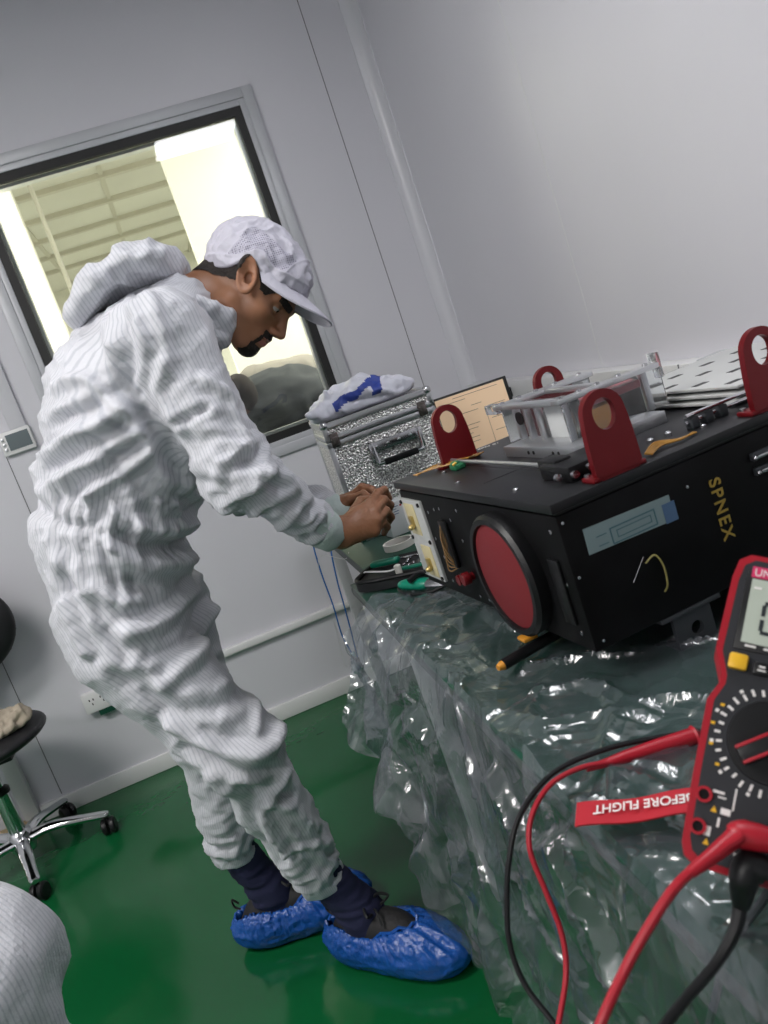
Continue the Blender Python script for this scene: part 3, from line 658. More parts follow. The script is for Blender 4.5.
# ---- clear acrylic module on the lid
ac = thing('acrylic_module', bp(.20, .26, Z1), 'clear acrylic and aluminium framed module bolted on top of black box', 'module')
m = MB(); pbox(m, .128, .275, .150, .352, Z1, Z1+.016, .001); bpz = obj('base_plate', m, M['alu'], ac)
m = MB()
for b in (.19, .205, .26, .275): m.lathe([(.0028, 0), (.0028, .0008), (0, .0008)], bp(.128, b, Z1+.008), NX, 10)
parts('base_hole', m, M['black'], bpz)
zt = Z1+.016; zz = Z1+.072
for b in (.20, .278, .313, .345):
    m = MB(); pbox(m, .160, .170, b, b+.009, zt, zz-.006, .001); po = obj('post', m, M['alu'], ac)
for b in (.2, .345):
    m = MB(); pbox(m, .285, .295, b, b+.009, zt-.01, zz-.006, .001); obj('post', m, M['alu'], ac)
m = MB(); pbox(m, .150, .31, .186, .1895, zt-.001, zz+.002, .0005); obj('acrylic_panel', m, M['acrylic'], ac)
m = MB(); pbox(m, .150, .31, .365, .3685, zt-.001, zz+.002, .0005); obj('acrylic_panel', m, M['acrylic'], ac)
m = MB(); pbox(m, .176, .179, .19, .365, zt, zz, .0005); obj('acrylic_panel', m, M['acrylic'], ac)
m = MB()
pbox(m, .145, .31, .184, .206, zz-.004, zz+.003, .001); pbox(m, .145, .31, .350, .385, zz-.004, zz+.003, .001); pbox(m, .145, .162, .206, .350, zz-.004, zz+.003, .001); pbox(m, .22, .232, .206, .350, zz-.004, zz+.003, .001); fr = obj('top_frame', m, M['alu'], ac)
m = MB()
for a in (.155, .185, .215, .25, .295):
    for b in (.195, .367): m.lathe([(.004, 0), (.004, .003), (0, .004)], bp(a, b, zz+.003), BZ, 10)
parts('frame_screw', m, M['steel'], fr)
m = MB(); pbox(m, .19, .24, .28, .335, zt, zt+.03, .004); m.lathe([(.014, 0), (.014, .010), (.011, .016), (0, .016)], bp(.215, .307, zt+.03), BZ, 20); cr = obj('core_block', m, mat('core', (.28, .27, .26), .4, .5), ac)
m = MB(); pbox(m, .185, .245, .195, .25, zt, zt+.03, .002); obj('amber_taped_block', m, M['kapton'], ac)
m = MB(); pbox(m, .185, .28, .195, .30, zt+.034, zt+.044, .002); obj('pink_board', m, mat('pink_film', (.42, .10, .12), .3), ac)
m = MB(); pbox(m, .168, .174, .215, .27, zt, zt+.05, .001); obj('white_block', m, M['box_white'], ac)
m = MB().lathe([(.010, 0), (.010, .003), (.006, .003)], bp(.160, .333, zt+.034), NX, 18); obj('lens_port', m, M['black'], ac)
m = MB(); pbox(m, .150, .165, .385, .425, zz-.012, zz+.003, .002); pbox(m, .308, .318, .19, .205, zz-.02, zz+.016, .001); parts('side_clip', m, M['acrylic'], ac)
m = MB(); m.lathe([(.014, 0), (.016, .003), (.016, .034), (.012, .04), (0, .04)], bp(.318, .29, Z1), BZ, 20)
tag(obj('lens_cap', m, M['black']), 'small black cylinder standing behind the clear module', 'cap')
# ---- satin plates at the far right of the lid
pl = thing('panel_stack', bp(.46, .26, Z1), 'stack of folded satin metal panels on the right of the black box lid', 'panel')
for k in range(3):
    m = MB(); pbox(m, .325+.004*k, .59, .075, .37-.003*k, Z1+.004+.009*k, Z1+.008+.009*k, .0008); obj('panel_leaf', m, M['alu_plate'], pl)
m = MB()
for i in range(4):
    for j in range(4): pbox(m, .345+.062*i, .367+.062*i, .10+.066*j, .112+.066*j, Z1+.0255, Z1+.0264)
parts('panel_slot', m, M['gasket'], pl, smooth=0)
m = MB()
for a in (.24, .262, .284, .44, .52): pbox(m, a, a+.012, .055, .070, Z1, Z1+.015, .002)
hg = parts('hinge', m, M['grey_metal'], pl)
m = MB().cyl(bp(.235, .058, Z1+.018), bp(.59, .058, Z1+.018), .0026).cyl(bp(.235, .062, Z1+.009), bp(.59, .062, Z1+.009), .0026); parts('hinge_rod', m, M['chrome'], pl)
m = MB()
for a in (.19, .215): m.lathe([(.0045, 0), (.0045, .005), (.0025, .007), (0, .007)], bp(a, .075-.1*(a-.19), Z1), BZ, 12)
parts('lid_stud', m, M['steel'], pay)

# ---- flight case
CX0, CY0, CZ0, CZ1, CS = .300, 2.05, T+.001, 1.081, 1.036
ct = R(-3)
cX = V(math.cos(ct), math.sin(ct), 0); cY = V(-math.sin(ct), math.cos(ct), 0)
def cp(x, y, z): return V(CX0, CY0, 0)+cX*x+cY*y+BZ*z
def cbox(mb, x0, x1, y0, y1, z0, z1, bev=0.): return mb.box(cp((x0+x1)/2, (y0+y1)/2, (z0+z1)/2), (x1-x0, y1-y0, z1-z0), cX, cY, BZ, bev)
W_, D_ = .29, .27
fc = thing('flight_case', cp(W_/2, D_/2, CZ0), 'silver hammered-metal flight case with a blue and white bag on top', 'case')
obj('shell', cbox(MB(), .003, W_-.003, .003, D_-.003, CZ0, CS-.004), M['hammered'], fc, smooth=0)
lidc = obj('case_lid', cbox(MB(), .003, W_-.003, .003, D_-.003, CS+.003, CZ1), M['hammered'], fc, smooth=0)
m = MB(); e = .014
for z0, z1 in ((CZ0, CZ0+e), (CS-e-.002, CS-.001), (CS+.001, CS+e), (CZ1-e, CZ1+.001)):
    cbox(m, 0, W_, 0, .006, z0, z1, .002); cbox(m, 0, W_, D_-.006, D_, z0, z1, .002); cbox(m, 0, .006, 0, D_, z0, z1, .002); cbox(m, W_-.006, W_, 0, D_, z0, z1, .002)
for x0 in (0, W_-e):
    for y0 in (0, D_-e): cbox(m, x0, x0+e, y0, y0+e, CZ0, CS-.002, .003); cbox(m, x0, x0+e, y0, y0+e, CS+.002, CZ1, .003)
cbox(m, 0, W_, 0, e, CZ1-.004, CZ1+.002, .001); cbox(m, 0, W_, D_-e, D_, CZ1-.004, CZ1+.002, .001); cbox(m, 0, e, 0, D_, CZ1-.004, CZ1+.002, .001); cbox(m, W_-e, W_, 0, D_, CZ1-.004, CZ1+.002, .001)
obj('edge_profile', m, M['alu'], fc)
m = MB()
for x in (0, W_):
    for y in (0, D_):
        for z in (CZ1-.004, CZ0+.008): m.ball(cp(x+(.008 if x == 0 else -.008), y+(.008 if y == 0 else -.008), z), .0115, 8)
parts('corner_cap', m, M['steel'], fc)
for x in (.012, W_-.045):
    m = MB(); cbox(m, x, x+.022, -.005, .001, CS-.016, CS+.020, .002); cbox(m, x+.004, x+.018, -.009, -.004, CS-.012, CS+.010, .002); obj('latch', m, mat('latch_dark', (.16, .14, .13), .35, .8), fc)
m = MB(); cbox(m, .13-.035, .27-.035, -.006, .001, CS-.062, CS-.036, .002); cbox(m, .095, .11, -.008, .001, CS-.088, CS-.036, .003); cbox(m, .22, .235, -.008, .001, CS-.088, CS-.036, .003); hp = obj('handle_mount', m, M['steel'], fc)
m = MB().tube([cp(.105, -.012, CS-.045), cp(.107, -.016, CS-.085), cp(.115, -.018, CS-.090), cp(.215, -.018, CS-.090), cp(.223, -.016, CS-.085), cp(.225, -.012, CS-.045)], .0045, 8, 4); obj('handle', m, M['chrome'], hp)
m = MB(); cbox(m, .12, .21, -.026, -.012, CS-.098, CS-.082, .004); obj('handle_grip', m, M['black'], hp)
m = MB()
for x in (.115, .145, .175, .205): m.lathe([(.004, 0), (.004, .002), (0, .003)], cp(x, -.006, CS-.048), -cY, 10)
parts('rivet', m, M['chrome'], hp)
m = MB(); cbox(m, .002, .010, -.002, .012, CZ0+.05, CZ0+.08, .001); m.lathe([(.005, 0), (.005, .004), (0, .005)], cp(.02, 0, CZ0+.11), -cY, 10); obj('side_clasp', m, M['steel'], fc)

# ---- plastic bag on the case
def bag_sdf(p):
    d = ell(p, cp(.125, .10, 1.112), (.105, .085, .050)); d = smin(d, ell(p, cp(.045, .08, 1.098), (.055, .06, .030)), .02)
    d = smin(d, ell(p, cp(.20, .10, 1.10), (.07, .07, .030)), .02); d = smin(d, cap(p, cp(.010, .05, 1.105), cp(-.02, .03, 1.112), .016, .009), .015)
    d = smin(d, cap(p, cp(.06, .06, 1.13), cp(.045, .05, 1.15), .018, .010), .012)
    return np.maximum(d, -(p[:, 2]-(CZ1+.003)))
v, f = nets(bag_sdf, cp(-.05, -.03, 1.07), cp(.32, .26, 1.20), .004)
nn = normals(v, f); v = v+nn*(.009*ridged(v*V(13, 13, 24))[:, None]+.0025*ridged(v*V(40, 30, 45)+5)[:, None])*sstep(CZ1+.003, CZ1+.02, v[:, 2])[:, None]
fcn = v[f].mean(1); loc = (fcn-V(CX0, CY0, 0)); lx = loc@cX; lz = fcn[:, 2]
stripe = (np.abs(lz-(1.125+.25*(lx-.1))-.012*pnoise(fcn*25)) < .011) & (lx > .05) & (lx < .18)
stripe |= (np.abs(lx-.17-.4*(lz-1.13)) < .013) & (lz > 1.11)
bagm = MB().add(v, f)
bg = obj('plastic_bag', bagm, [M['bag'], M['bag_blue']], smooth=180, attrs={'midx': stripe.astype(int)})
tag(bg, 'crumpled white and blue printed plastic bag on the silver case', 'bag')

# ---- laptop beside the case
lt = R(-17); lX = V(math.cos(lt), math.sin(lt), 0); lYb = V(-math.sin(lt), math.cos(lt), 0)
LW = .215
LO = V(.862, 2.22, 0)-lX*LW-lYb*.05
lap = thing('laptop', LO+lX*.11+V(0, 0, T)-lYb*.08, 'open dark laptop with a beige document page behind the black box', 'laptop')
tilt = V(0, 0, 1)*math.cos(R(12))+lYb*math.sin(R(12)); ln = np.cross(lX, tilt)
def lp(x, h, n=0): return LO+lX*x+V(0, 0, T+.02)+tilt*h+ln*n
m = MB(); m.box(lp(LW/2, .122, -.004), (LW, .244, .007), lX, tilt, bev=.002); scn = obj('screen_shell', m, M['black'], lap)
m = MB(); m.box(lp(LW/2-.002, .124, .0002), (LW-.016, .226, .001), lX, tilt); obj('screen', m, M['paper'], lap, smooth=0)
m = MB(); rs = random.Random(2)
def tl(x, h, w): m.box(lp(x+w/2, h, .0009), (w, .0014, .0004), lX, tilt)
tl(.055, .228, .13); tl(.03, .218, .06); tl(.10, .195, .03)
for k in range(14):
    tl(.05, .18-.012*k, .018+rs.random()*.05)
    if k % 3 == 0: tl(.145, .18-.012*k, .03+rs.random()*.02)
m.box(lp(.135, .105, .0008), (.0012, .15, .0003), lX, tilt)
obj('page_text', m, M['ink'], lap, smooth=0)
m = MB(); m.box(LO-lYb*.085+lX*LW/2+V(0, 0, T+.010), (LW, .16, .016), lX, lYb, bev=.004); kb = obj('keyboard_base', m, M['black'], lap)
m = MB()
for i in range(9):
    for j in range(4): m.box(LO-lYb*(.04+.02*j)+lX*(.02+.0225*i)+V(0, 0, T+.019), (.018, .016, .002), lX, lYb)
parts('keys', m, M['meter_body'], kb, smooth=0)
m = MB().cyl(lp(.02, -.002, -.003), lp(LW-.02, -.002, -.003), .006); obj('hinge', m, M['black'], lap)

# ---- small things by the hands
tc_ = onz(400, 547, T)
m = MB().lathe([(.031, 0), (.037, 0), (.037, .015), (.031, .015), (.031, 0)], tc_+V(0, 0, .001), (0, 0, 1), 36)
tag(obj('tape_roll', m, M['tape_white'], smooth=40), 'white adhesive tape roll lying in front of the small white carton', 'tape')
wc = onz(402, 533, T); wc[2] = 0
wb = thing('carton', wc+V(0, 0, T), 'small white printed carton standing by the hands at the box corner', 'box')
th2 = R(8); ux = V(math.cos(th2), math.sin(th2), 0); uy = V(-math.sin(th2), math.cos(th2), 0)
obj('carton_body', MB().box(wc+V(0, 0, T+.043), (.066, .046, .084), ux, uy, bev=.003), M['box_white'], wb)
m = MB(); 
for i in range(5): m.box(wc+V(0, 0, T+.055+.006*i)-uy*.0233+ux*(-.008+.004*(i % 2)), (.018-.003*(i % 3), .0006, .0016), ux, uy)
obj('carton_print', m, M['label_blue'], wb, smooth=0)
m = MB().box(wc+V(0, 0, T+.072)-uy*.0233+ux*.012, (.006, .0006, .004), ux, uy); obj('carton_mark', m, M['red_pl'], wb, smooth=0)
# tool pouch
def padz(o, X, Y, W, H, th, bend): pass
pc = thing('tool_pouch', (.33, 1.58, T), 'open black zip tool pouch with green fittings between hands and box', 'pouch')
po = V(.315, 1.60, T+.004); pX = V(.80, -.60, 0); pY = V(.60, .80, 0)
def pouch_outline(s, n=36):
    return [(s[0]*math.copysign(abs(math.cos(t))**.45, math.cos(t)), s[1]*math.copysign(abs(math.sin(t))**.45, math.sin(t))) for t in np.linspace(0, 2*math.pi, n, endpoint=False)]
m = MB().prism(pouch_outline((.115, .070)), po, pX, pY, .016); obj('pouch_shell', m, M['black_soft'], pc)
m = MB().tube([po+pX*a*1.0+pY*b+V(0, 0, .020) for a, b in pouch_outline((.112, .068))]+[po+pX*.112+V(0, 0, .020)], .0045, 8); obj('zip_edge', m, M['black'], pc)
m = MB().box(po+pY*.028-pX*.07+V(0, 0, .026), (.065, .02, .012), pX, pY, bev=.004); obj('green_grip', m, M['green_tool'], pc)
m = MB().box(po-pY*.03+pX*.03+V(0, 0, .022), (.09, .012, .006), pX, pY, bev=.002); obj('green_strap', m, M['green_tool'], pc)
m = MB(); rs = random.Random(5)
for k in range(26):
    c0 = po+pX*(-.02+.11*rs.random())+pY*(-.01+.06*rs.random())+V(0, 0, .020); m.ball(c0, (.004, .004, .003), 5)
parts('bits', m, M['steel'], pc)
m = MB()
for k in range(4): m.tube([po+pX*(-.06+.03*k)+pY*(.055-.004*k)+V(0, 0, .022), po+pX*(-.03+.03*k)+pY*(.03)+V(0, 0, .027), po+pX*(.0+.03*k)+pY*(.045)+V(0, 0, .022)], .0015, 6, 4)
parts('tweezers', m, M['steel'], pc)
m = MB().lathe([(.007, 0), (.007, .02), (.003, .022)], po-pY*.045-pX*.01+V(0, 0, .015), (0, 0, 1), 14); obj('white_cap', m, M['tape_white'], pc)
m = MB().tube([po-pX*.11+V(0, 0, .02), po-pX*.085-pY*.03+V(0, 0, .03), po-pX*.03-pY*.05+V(0, 0, .028), po-pY*.045-pX*.012+V(0, 0, .03)], .0018, 6, 5); obj('cord', m, M['white_pl'], pc)
# green tool in front
gt = thing('multi_tool', (.29, 1.44, T), 'green and black handled tool lying at the far edge of the plastic sheet', 'tool')
ga, gb = V(.262, 1.50, T+.020), V(.33, 1.39, T+.020); gd = (gb-ga)/np.linalg.norm(gb-ga); gs = V(gd[1], -gd[0], 0)
obj('handle', MB().tube([ga, ga+gd*.02, ga+gd*.06, ga+gd*.075], [.008, .014, .015, .012], 14, 4, flat=.75), M['green_tool'], gt)
obj('strap', MB().tube([ga+gd*.045+V(0, 0, .013)+gs*.018, ga+gd*.05+V(0, 0, .017), ga+gd*.055+V(0, 0, .013)-gs*.018], .0055, 8, 4), M['black'], gt)
obj('tip', MB().tube([ga+gd*.075, ga+gd*.10, ga+gd*.128], [.013, .014, .009], 12, flat=.7), M['steel'], gt)
obj('cord', MB().tube([ga-gs*.02, ga-gd*.008+V(0, 0, -.006), ga+gd*.03+gs*.022+V(0, 0, -.008), ga+gd*.09+gs*.024+V(0, 0, -.008), ga+gd*.128], .003, 8, 5), M['black'], gt)
# amber-capped marker on the sheet
a0, b0 = onz(545, 640, T+.022), onz(498, 668, T+.022)
mk = thing('marker_pen', (a0+b0)/2, 'dark marker pen with amber tip on the plastic sheet by the box', 'pen')
dd = (b0-a0)/np.linalg.norm(b0-a0)
obj('barrel', MB().tube([a0-dd*.06, b0-dd*.008], .0075, 12), M['black'], mk); obj('tip', MB().tube([b0-dd*.008, b0], [.0065, .004], 12), M['kapton'], mk)
# folded dark cloth/foil strip under the box, near the bench front
a0 = onz(512, 592, T+.02)
m = MB().box(V(.322, 1.035, T+.018), (.022, .022, .006), BA, BB, bev=.002)
tag(obj('amber_tab', m, M['kapton']), 'small amber taped tab under the round red cover', 'tab')

# ---- blue hanging wires at the bench edge
hw = thing('hanging_leads', (.21, 2.16, .43), 'thin blue wires with pale plugs hanging over the bench edge', 'wires')
for k, pts in enumerate((((313, 543), (322, 575), (333, 605), (342, 635), (353, 655)), ((331, 548), (337, 580), (344, 605), (352, 635), (360, 668)))):
    P = [at(x, y, 2.12) for x, y in pts]; P = [P[0]+V(.06, .01, .005), P[0]+V(.02, 0, .006)]+P
    obj('blue_wire', MB().tube(P, .0022, 6, 5), M['blue_wire'], hw)
for x, y in ((353, 655), (359, 668)):
    c0 = at(x, y, 2.12); obj('plug', MB().box(c0, (.014, .010, .016), bev=.002), M['light_blue'], hw)
    obj('plug', MB().box(c0+V(.006, -.004, -.016), (.012, .008, .012), bev=.001), M['black'], hw)
obj('white_thread', MB().tube([V(.255, 2.0, T+.003), V(.24, 2.0, T-.01), at(318, 560, 2.05), at(334, 620, 2.05), at(345, 665, 2.05), at(350, 660, 2.08)], .0007, 5, 5), M['white_pl'], hw)
# ================================================================ MULTIMETER, LEADS, TAG
def atd(px, py, depth):
    d = _ray(px, py); return CAM+d*(depth/FPX)
MP0 = atd(680, 850, .545); MP1 = atd(741, 546, .605)
mu = MP1-MP0; ML = np.linalg.norm(mu); mu /= ML
mn = -(MP0+MP1)/2+CAM; mn = mn-mu*(mn@mu); mn /= np.linalg.norm(mn); mx = np.cross(mu, mn)
MW = .085
def mp(x, y, n=0): return MP0+mx*x+mu*y+mn*n
mt = thing('multimeter', mp(MW/2, 0, -.02), 'red and dark grey digital multimeter propped at the right edge of the photo', 'multimeter')
def sym(pts): return pts+[(MW-x, y) for x, y in reversed(pts)]
left = [(.010, -.006), (.003, -.002), (0, .006), (-.0015, .05), (-.002, .100), (.0035, .113), (.0035, .12), (-.003, .137), (-.0015, .19), (.001, .203), (.008, .208)]
out = [(MW-x, y) for x, y in left]+[(x, y) for x, y in reversed(left)]
m = MB().prism(out, mp(0, 0, -.034), mx, mu, .036); obj('red_holster', m, M['red_pl'], mt)
def inset(o, d):
    c = V(MW/2, .1); return [(x+(c[0]-x)*d/.042, y+(c[1]-y)*d/.10) for x, y in o]
m = MB().prism(inset(out, .0042), mp(0, 0, .0015), mx, mu, .0035); obj('front_panel', m, M['meter_body'], mt)
m = MB().box(mp(MW/2, .167, .0045), (.070, .058, .003), mx, mu, bev=.001); wf_ = obj('display_window', m, M['black'], mt)
m = MB().box(mp(MW/2, .1665, .0062), (.062, .046, .0008), mx, mu); obj('lcd', m, M['lcd'], wf_, smooth=0)
m = MB().box(mp(MW/2, .1945, .0062), (.064, .008, .0008), mx, mu); hb = obj('header_band', m, M['magenta'], wf_, smooth=0)
text('brand_lettering', 'UNI-T', mp(.012, .1918, .0068), mx, mu, .0075, M['white_ink'], wf_, depth=.0002)
def seg(mb, x, y, w, h, which):
    t = .0026
    S = dict(a=(x, y+h, w, t), d=(x, y, w, t), g=(x, y+h/2, w, t), f=(x-w/2, y+h*.75, t, h/2-t), b=(x+w/2, y+h*.75, t, h/2-t), e=(x-w/2, y+h*.25, t, h/2-t), c=(x+w/2, y+h*.25, t, h/2-t))
    for k in which: cx_, cy_, a, b = S[k]; mb.box(mp(cx_, cy_, .0068), (a, b, .0004), mx, mu)
m = MB()
for k in range(4): seg(m, .026+.0125*k, .152, .0075, .021, 'abcdef')
m.box(mp(.0335, .1515, .0068), (.002, .002, .0004), mx, mu)
obj('lcd_digits', m, M['dark_seg'], wf_, smooth=0)
m = MB()
for k in range(5): m.box(mp(.018+.012*k, .1415, .0062), (.007, .0014, .0006), mx, mu)
m.box(mp(.016, .183, .0068), (.005, .0015, .0003), mx, mu)
obj('small_print', m, M['white_ink'], wf_, smooth=0)
m = MB().box(mp(.0125, .129, .007), (.012, .011, .006), mx, mu, bev=.0018); obj('button', m, M['yellow'], mt)['label'] = 'amber select button'
for x in (.0275, .0425, .0575, .0725):
    m = MB().box(mp(x, .1275, .0065), (.011, .009, .005), mx, mu, bev=.0016); bt = obj('button', m, M['black'], mt)
    obj('button_print', MB().box(mp(x, .1285, .0092), (.004, .0012, .0003), mx, mu).box(mp(x, .126, .0092), (.0055, .001, .0003), mx, mu), M['white_ink'], bt, smooth=0)
dc = (.0415, .0815)
m = MB().lathe([(.0265, 0), (.0275, .001), (.0270, .0025), (.022, .003), (0, .003)], mp(*dc, .005), mn, 40); dl = obj('dial_disc', m, M['black'], mt)
da = R(52); dx_ = mx*math.sin(da)+mu*math.cos(da)+0; dy_ = np.cross(mn, dx_)
m = MB().box(mp(*dc, .011), (.046, .0125, .010), dx_, dy_, bev=.002); kn = obj('dial_knob', m, M['black'], dl)
m = MB()
for s in (-1, 1): m.box(mp(*dc, .0155)+dy_*s*.0052, (.046, .0022, .002), dx_, dy_, bev=.0005)
parts('knob_stripe', m, M['red_pl'], kn)
m = MB().lathe([(.0022, 0), (0, .0012)], mp(*dc, .0158)+dx_*.012, mn, 10); obj('knob_dot', m, M['white_ink'], kn)
m = MB(); rs = random.Random(11)
for k in range(34):
    a = 2*math.pi*k/34+.05; r = .0322+.0012*(k % 2); c0 = mp(dc[0]+r*math.sin(a), dc[1]+r*math.cos(a), .0052); X_ = mx*math.sin(a)+mu*math.cos(a)
    m.box(c0, (.0034+.0018*rs.random(), .0017, .0004), X_, np.cross(mn, X_))
    if k % 3 == 0: m.box(c0+X_*.0045, (.0022, .0022, .0004), X_, np.cross(mn, X_))
obj('range_marks', m, M['white_ink'], mt, smooth=0)
m = MB()
for k in (22, 24, 26, 28): a = 2*math.pi*k/34; m.box(mp(dc[0]+.0372*math.sin(a), dc[1]+.0372*math.cos(a), .0052), (.0026, .0018, .0004), mx, mu)
m.prism([(0, 0), (.004, 0), (.002, .004)], mp(.013, .029, .005), mx, mu, .0004); m.prism([(0, 0), (.004, 0), (.002, .004)], mp(.012, .008, .005), mx, mu, .0004)
obj('amber_marks', m, M['yellow'], mt, smooth=0)
m = MB()
for x, y, w, h in ((.016, .042, .007, .0016), (.0185, .039, .005, .001), (.022, .031, .006, .004), (.019, .0235, .0015, .006), (.0135, .0165, .004, .006), (.026, .040, .001, .014), (.030, .0135, .001, .009), (.026, .009, .008, .001), (.034, .006, .006, .005)):
    m.box(mp(x, y, .0051), (w, h, .0004), mx, mu)
obj('jack_print', m, M['white_ink'], mt, smooth=0)
for x, y in ((.0075, .038), (.0075, .0175), (.034, .0205), (.040, .0035)):
    m = MB().lathe([(.0052, 0), (.0052, .0022), (.0034, .0022), (.0034, -.002), (0, -.002)], mp(x, y, .0045), mn, 20); jk = obj('input_jack', m, M['red_pl'] if y > .01 else M['black'], mt)
    obj('jack_hole', MB().lathe([(.0032, 0), (.0032, .002), (0, .002)], mp(x, y, .003), mn, 14), M['black'], jk)
# kick-stand from the back of the meter down to the bench
kb_ = mp(MW/2, .12, -.034); kf = kb_+mn*-.06; kf[2] = T+.006
m = MB(); kd = kf-kb_; kl = np.linalg.norm(kd); kd /= kl; kn_ = np.cross(kd, mx); m.box((kb_+kf)/2, (.05, kl, .003), mx-kd*(mx@kd), kd, bev=.001); obj('kick_stand', m, M['red_pl'], mt)

# leads
def lead(name, pts, r, m_, lab, n=8):
    o = obj(name, MB().tube(pts, r, 10, n), m_); return o
blackpts = [atd(705, 731, .80), atd(655, 738, .80), atd(600, 751, .79), atd(552, 774, .775), atd(520, 815, .76), atd(509, 860, .75), atd(507, 905, .745), atd(510, 945, .74), atd(525, 985, .73), atd(556, 1026, .71), atd(600, 1090, .68)]
t = thing('test_lead', blackpts[0], 'thin black test lead curving down the plastic beside the red lead', 'cable')
obj('cable', MB().tube(blackpts, [.0026]*11, 10, 7), M['black'], t)
rp = [atd(612, 762, .785), atd(580, 768, .78), atd(550, 785, .77), atd(532, 815, .76), atd(530, 850, .75), atd(546, 892, .74), atd(562, 935, .73), atd(566, 975, .72), atd(558, 1028, .70), atd(550, 1090, .68)]
t = thing('test_probe', rp[0], 'red test probe lying under the meter with its lead hanging down', 'probe')
obj('cable', MB().tube(rp, .0025, 10, 7), M['red_pl'], t)
p0, p1 = atd(698, 735, .80), atd(606, 763, .787)
dv = (p1-p0)/np.linalg.norm(p1-p0); L_ = np.linalg.norm(p1-p0)
obj('probe_handle', MB().tube([p0, p0+dv*.004, p0+dv*.006, p0+dv*.045, p0+dv*.075, p1, p1+dv*.02], [.006, .0105, .0085, .0078, .0062, .0042, .003], 14), M['red_pl'], t)
plug = mp(.034, .0205, .008)
rp2 = [atd(742, 836, .508), atd(712, 856, .505), atd(678, 884, .50), atd(650, 925, .495), atd(625, 970, .49), atd(598, 1030, .48), atd(575, 1100, .48)]
t = thing('test_lead', plug, 'thick red lead plugged into the meter and running out at the bottom', 'cable')
obj('plug', MB().tube([mp(.034, .0205, .006), mp(.034, .0205, .020), mp(.034, .0205, .028)+mx*.0], [.0075, .0085, .008], 16).tube([mp(.062, .022, .024), mp(.040, .0205, .026), mp(.031, .0190, .026), mp(.026, .017, .025)], [.006, .0085, .0085, .006], 14, 4), M['red_pl'], t)
obj('strain_relief', MB().tube([mp(.031, .0195, .026), atd(712, 856, .506), atd(690, 873, .502)], [.0066, .0048, .0036], 12, 5), M['red_pl'], t)
obj('cable', MB().tube(rp2, .0032, 10, 7), M['red_pl'], t)
bp2 = [mp(.040, .0035, .020), atd(742, 895, .52), atd(735, 930, .515), atd(715, 965, .51), atd(685, 1000, .50), atd(655, 1040, .49), atd(625, 1095, .49)]
t = thing('test_lead', bp2[0], 'thick black lead hanging from the bottom jack of the meter', 'cable')
obj('plug', MB().tube([mp(.040, .0035, .006), mp(.040, .0035, .022)], [.008, .009], 16).tube([mp(.050, .003, .020), mp(.040, .0035, .020), mp(.0385, -.006, .019), atd(741, 905, .52)], [.008, .010, .009, .0055], 14, 4), M['black'], t)
obj('cable', MB().tube(bp2, [.005, .0048, .004, .0034, .0032, .0032, .0032], 10, 7), M['black'], t)
# third lead sliver at the right edge
bp3 = [mp(.066, .0035, .02), atd(775, 885, .53), atd(760, 905, .54), atd(745, 925, .56), atd(725, 960, .60), atd(715, 1000, .62), atd(700, 1060, .62)]
t = thing('test_lead', bp3[0], 'clear-sleeved grey lead running behind the black meter lead', 'cable')
obj('cable', MB().tube(bp3, .003, 8, 6), M['grey_metal'], t)

# remove-before-flight ribbon
q0, q1, q2, q3 = [onz(x, y, T+.026) for x, y in ((578, 806), (700, 790), (700, 812), (579, 829))]
rx = (q0-q1); rx /= np.linalg.norm(rx); ry = (q3-q0); ry = ry-rx*(ry@rx); wdt = np.linalg.norm(ry); ry /= wdt
rb = thing('streamer', (q0+q1)/2, 'red streamer tag lettered in white, upside down beside the meter', 'tag')
n_ = 60; P = np.zeros((n_, 5, 3)); LR = np.linalg.norm(q0-q1)+.085
RO = q0-rx*LR
for i in range(n_):
    for j in range(5): P[i, j] = RO+rx*LR*i/(n_-1)+ry*wdt*j/4+V(0, 0, .0015*math.sin(i*.25)+.002)
Pt = P[::-1].copy()
G = MB().grid(P); G.grid(Pt-V(0, 0, .0012)); obj('ribbon', G, M['red_cloth'], rb, smooth=60)
# lettering reads towards the far-left end, upside down to the camera
text('lettering', 'REMOVE BEFORE FLIGHT', q0-rx*.015+ry*(wdt*.30)+V(0, 0, .0045), rx, ry, wdt*.52, M['white_ink'], rb, align='RIGHT', depth=.0002, bold=.0002, sx=.70)

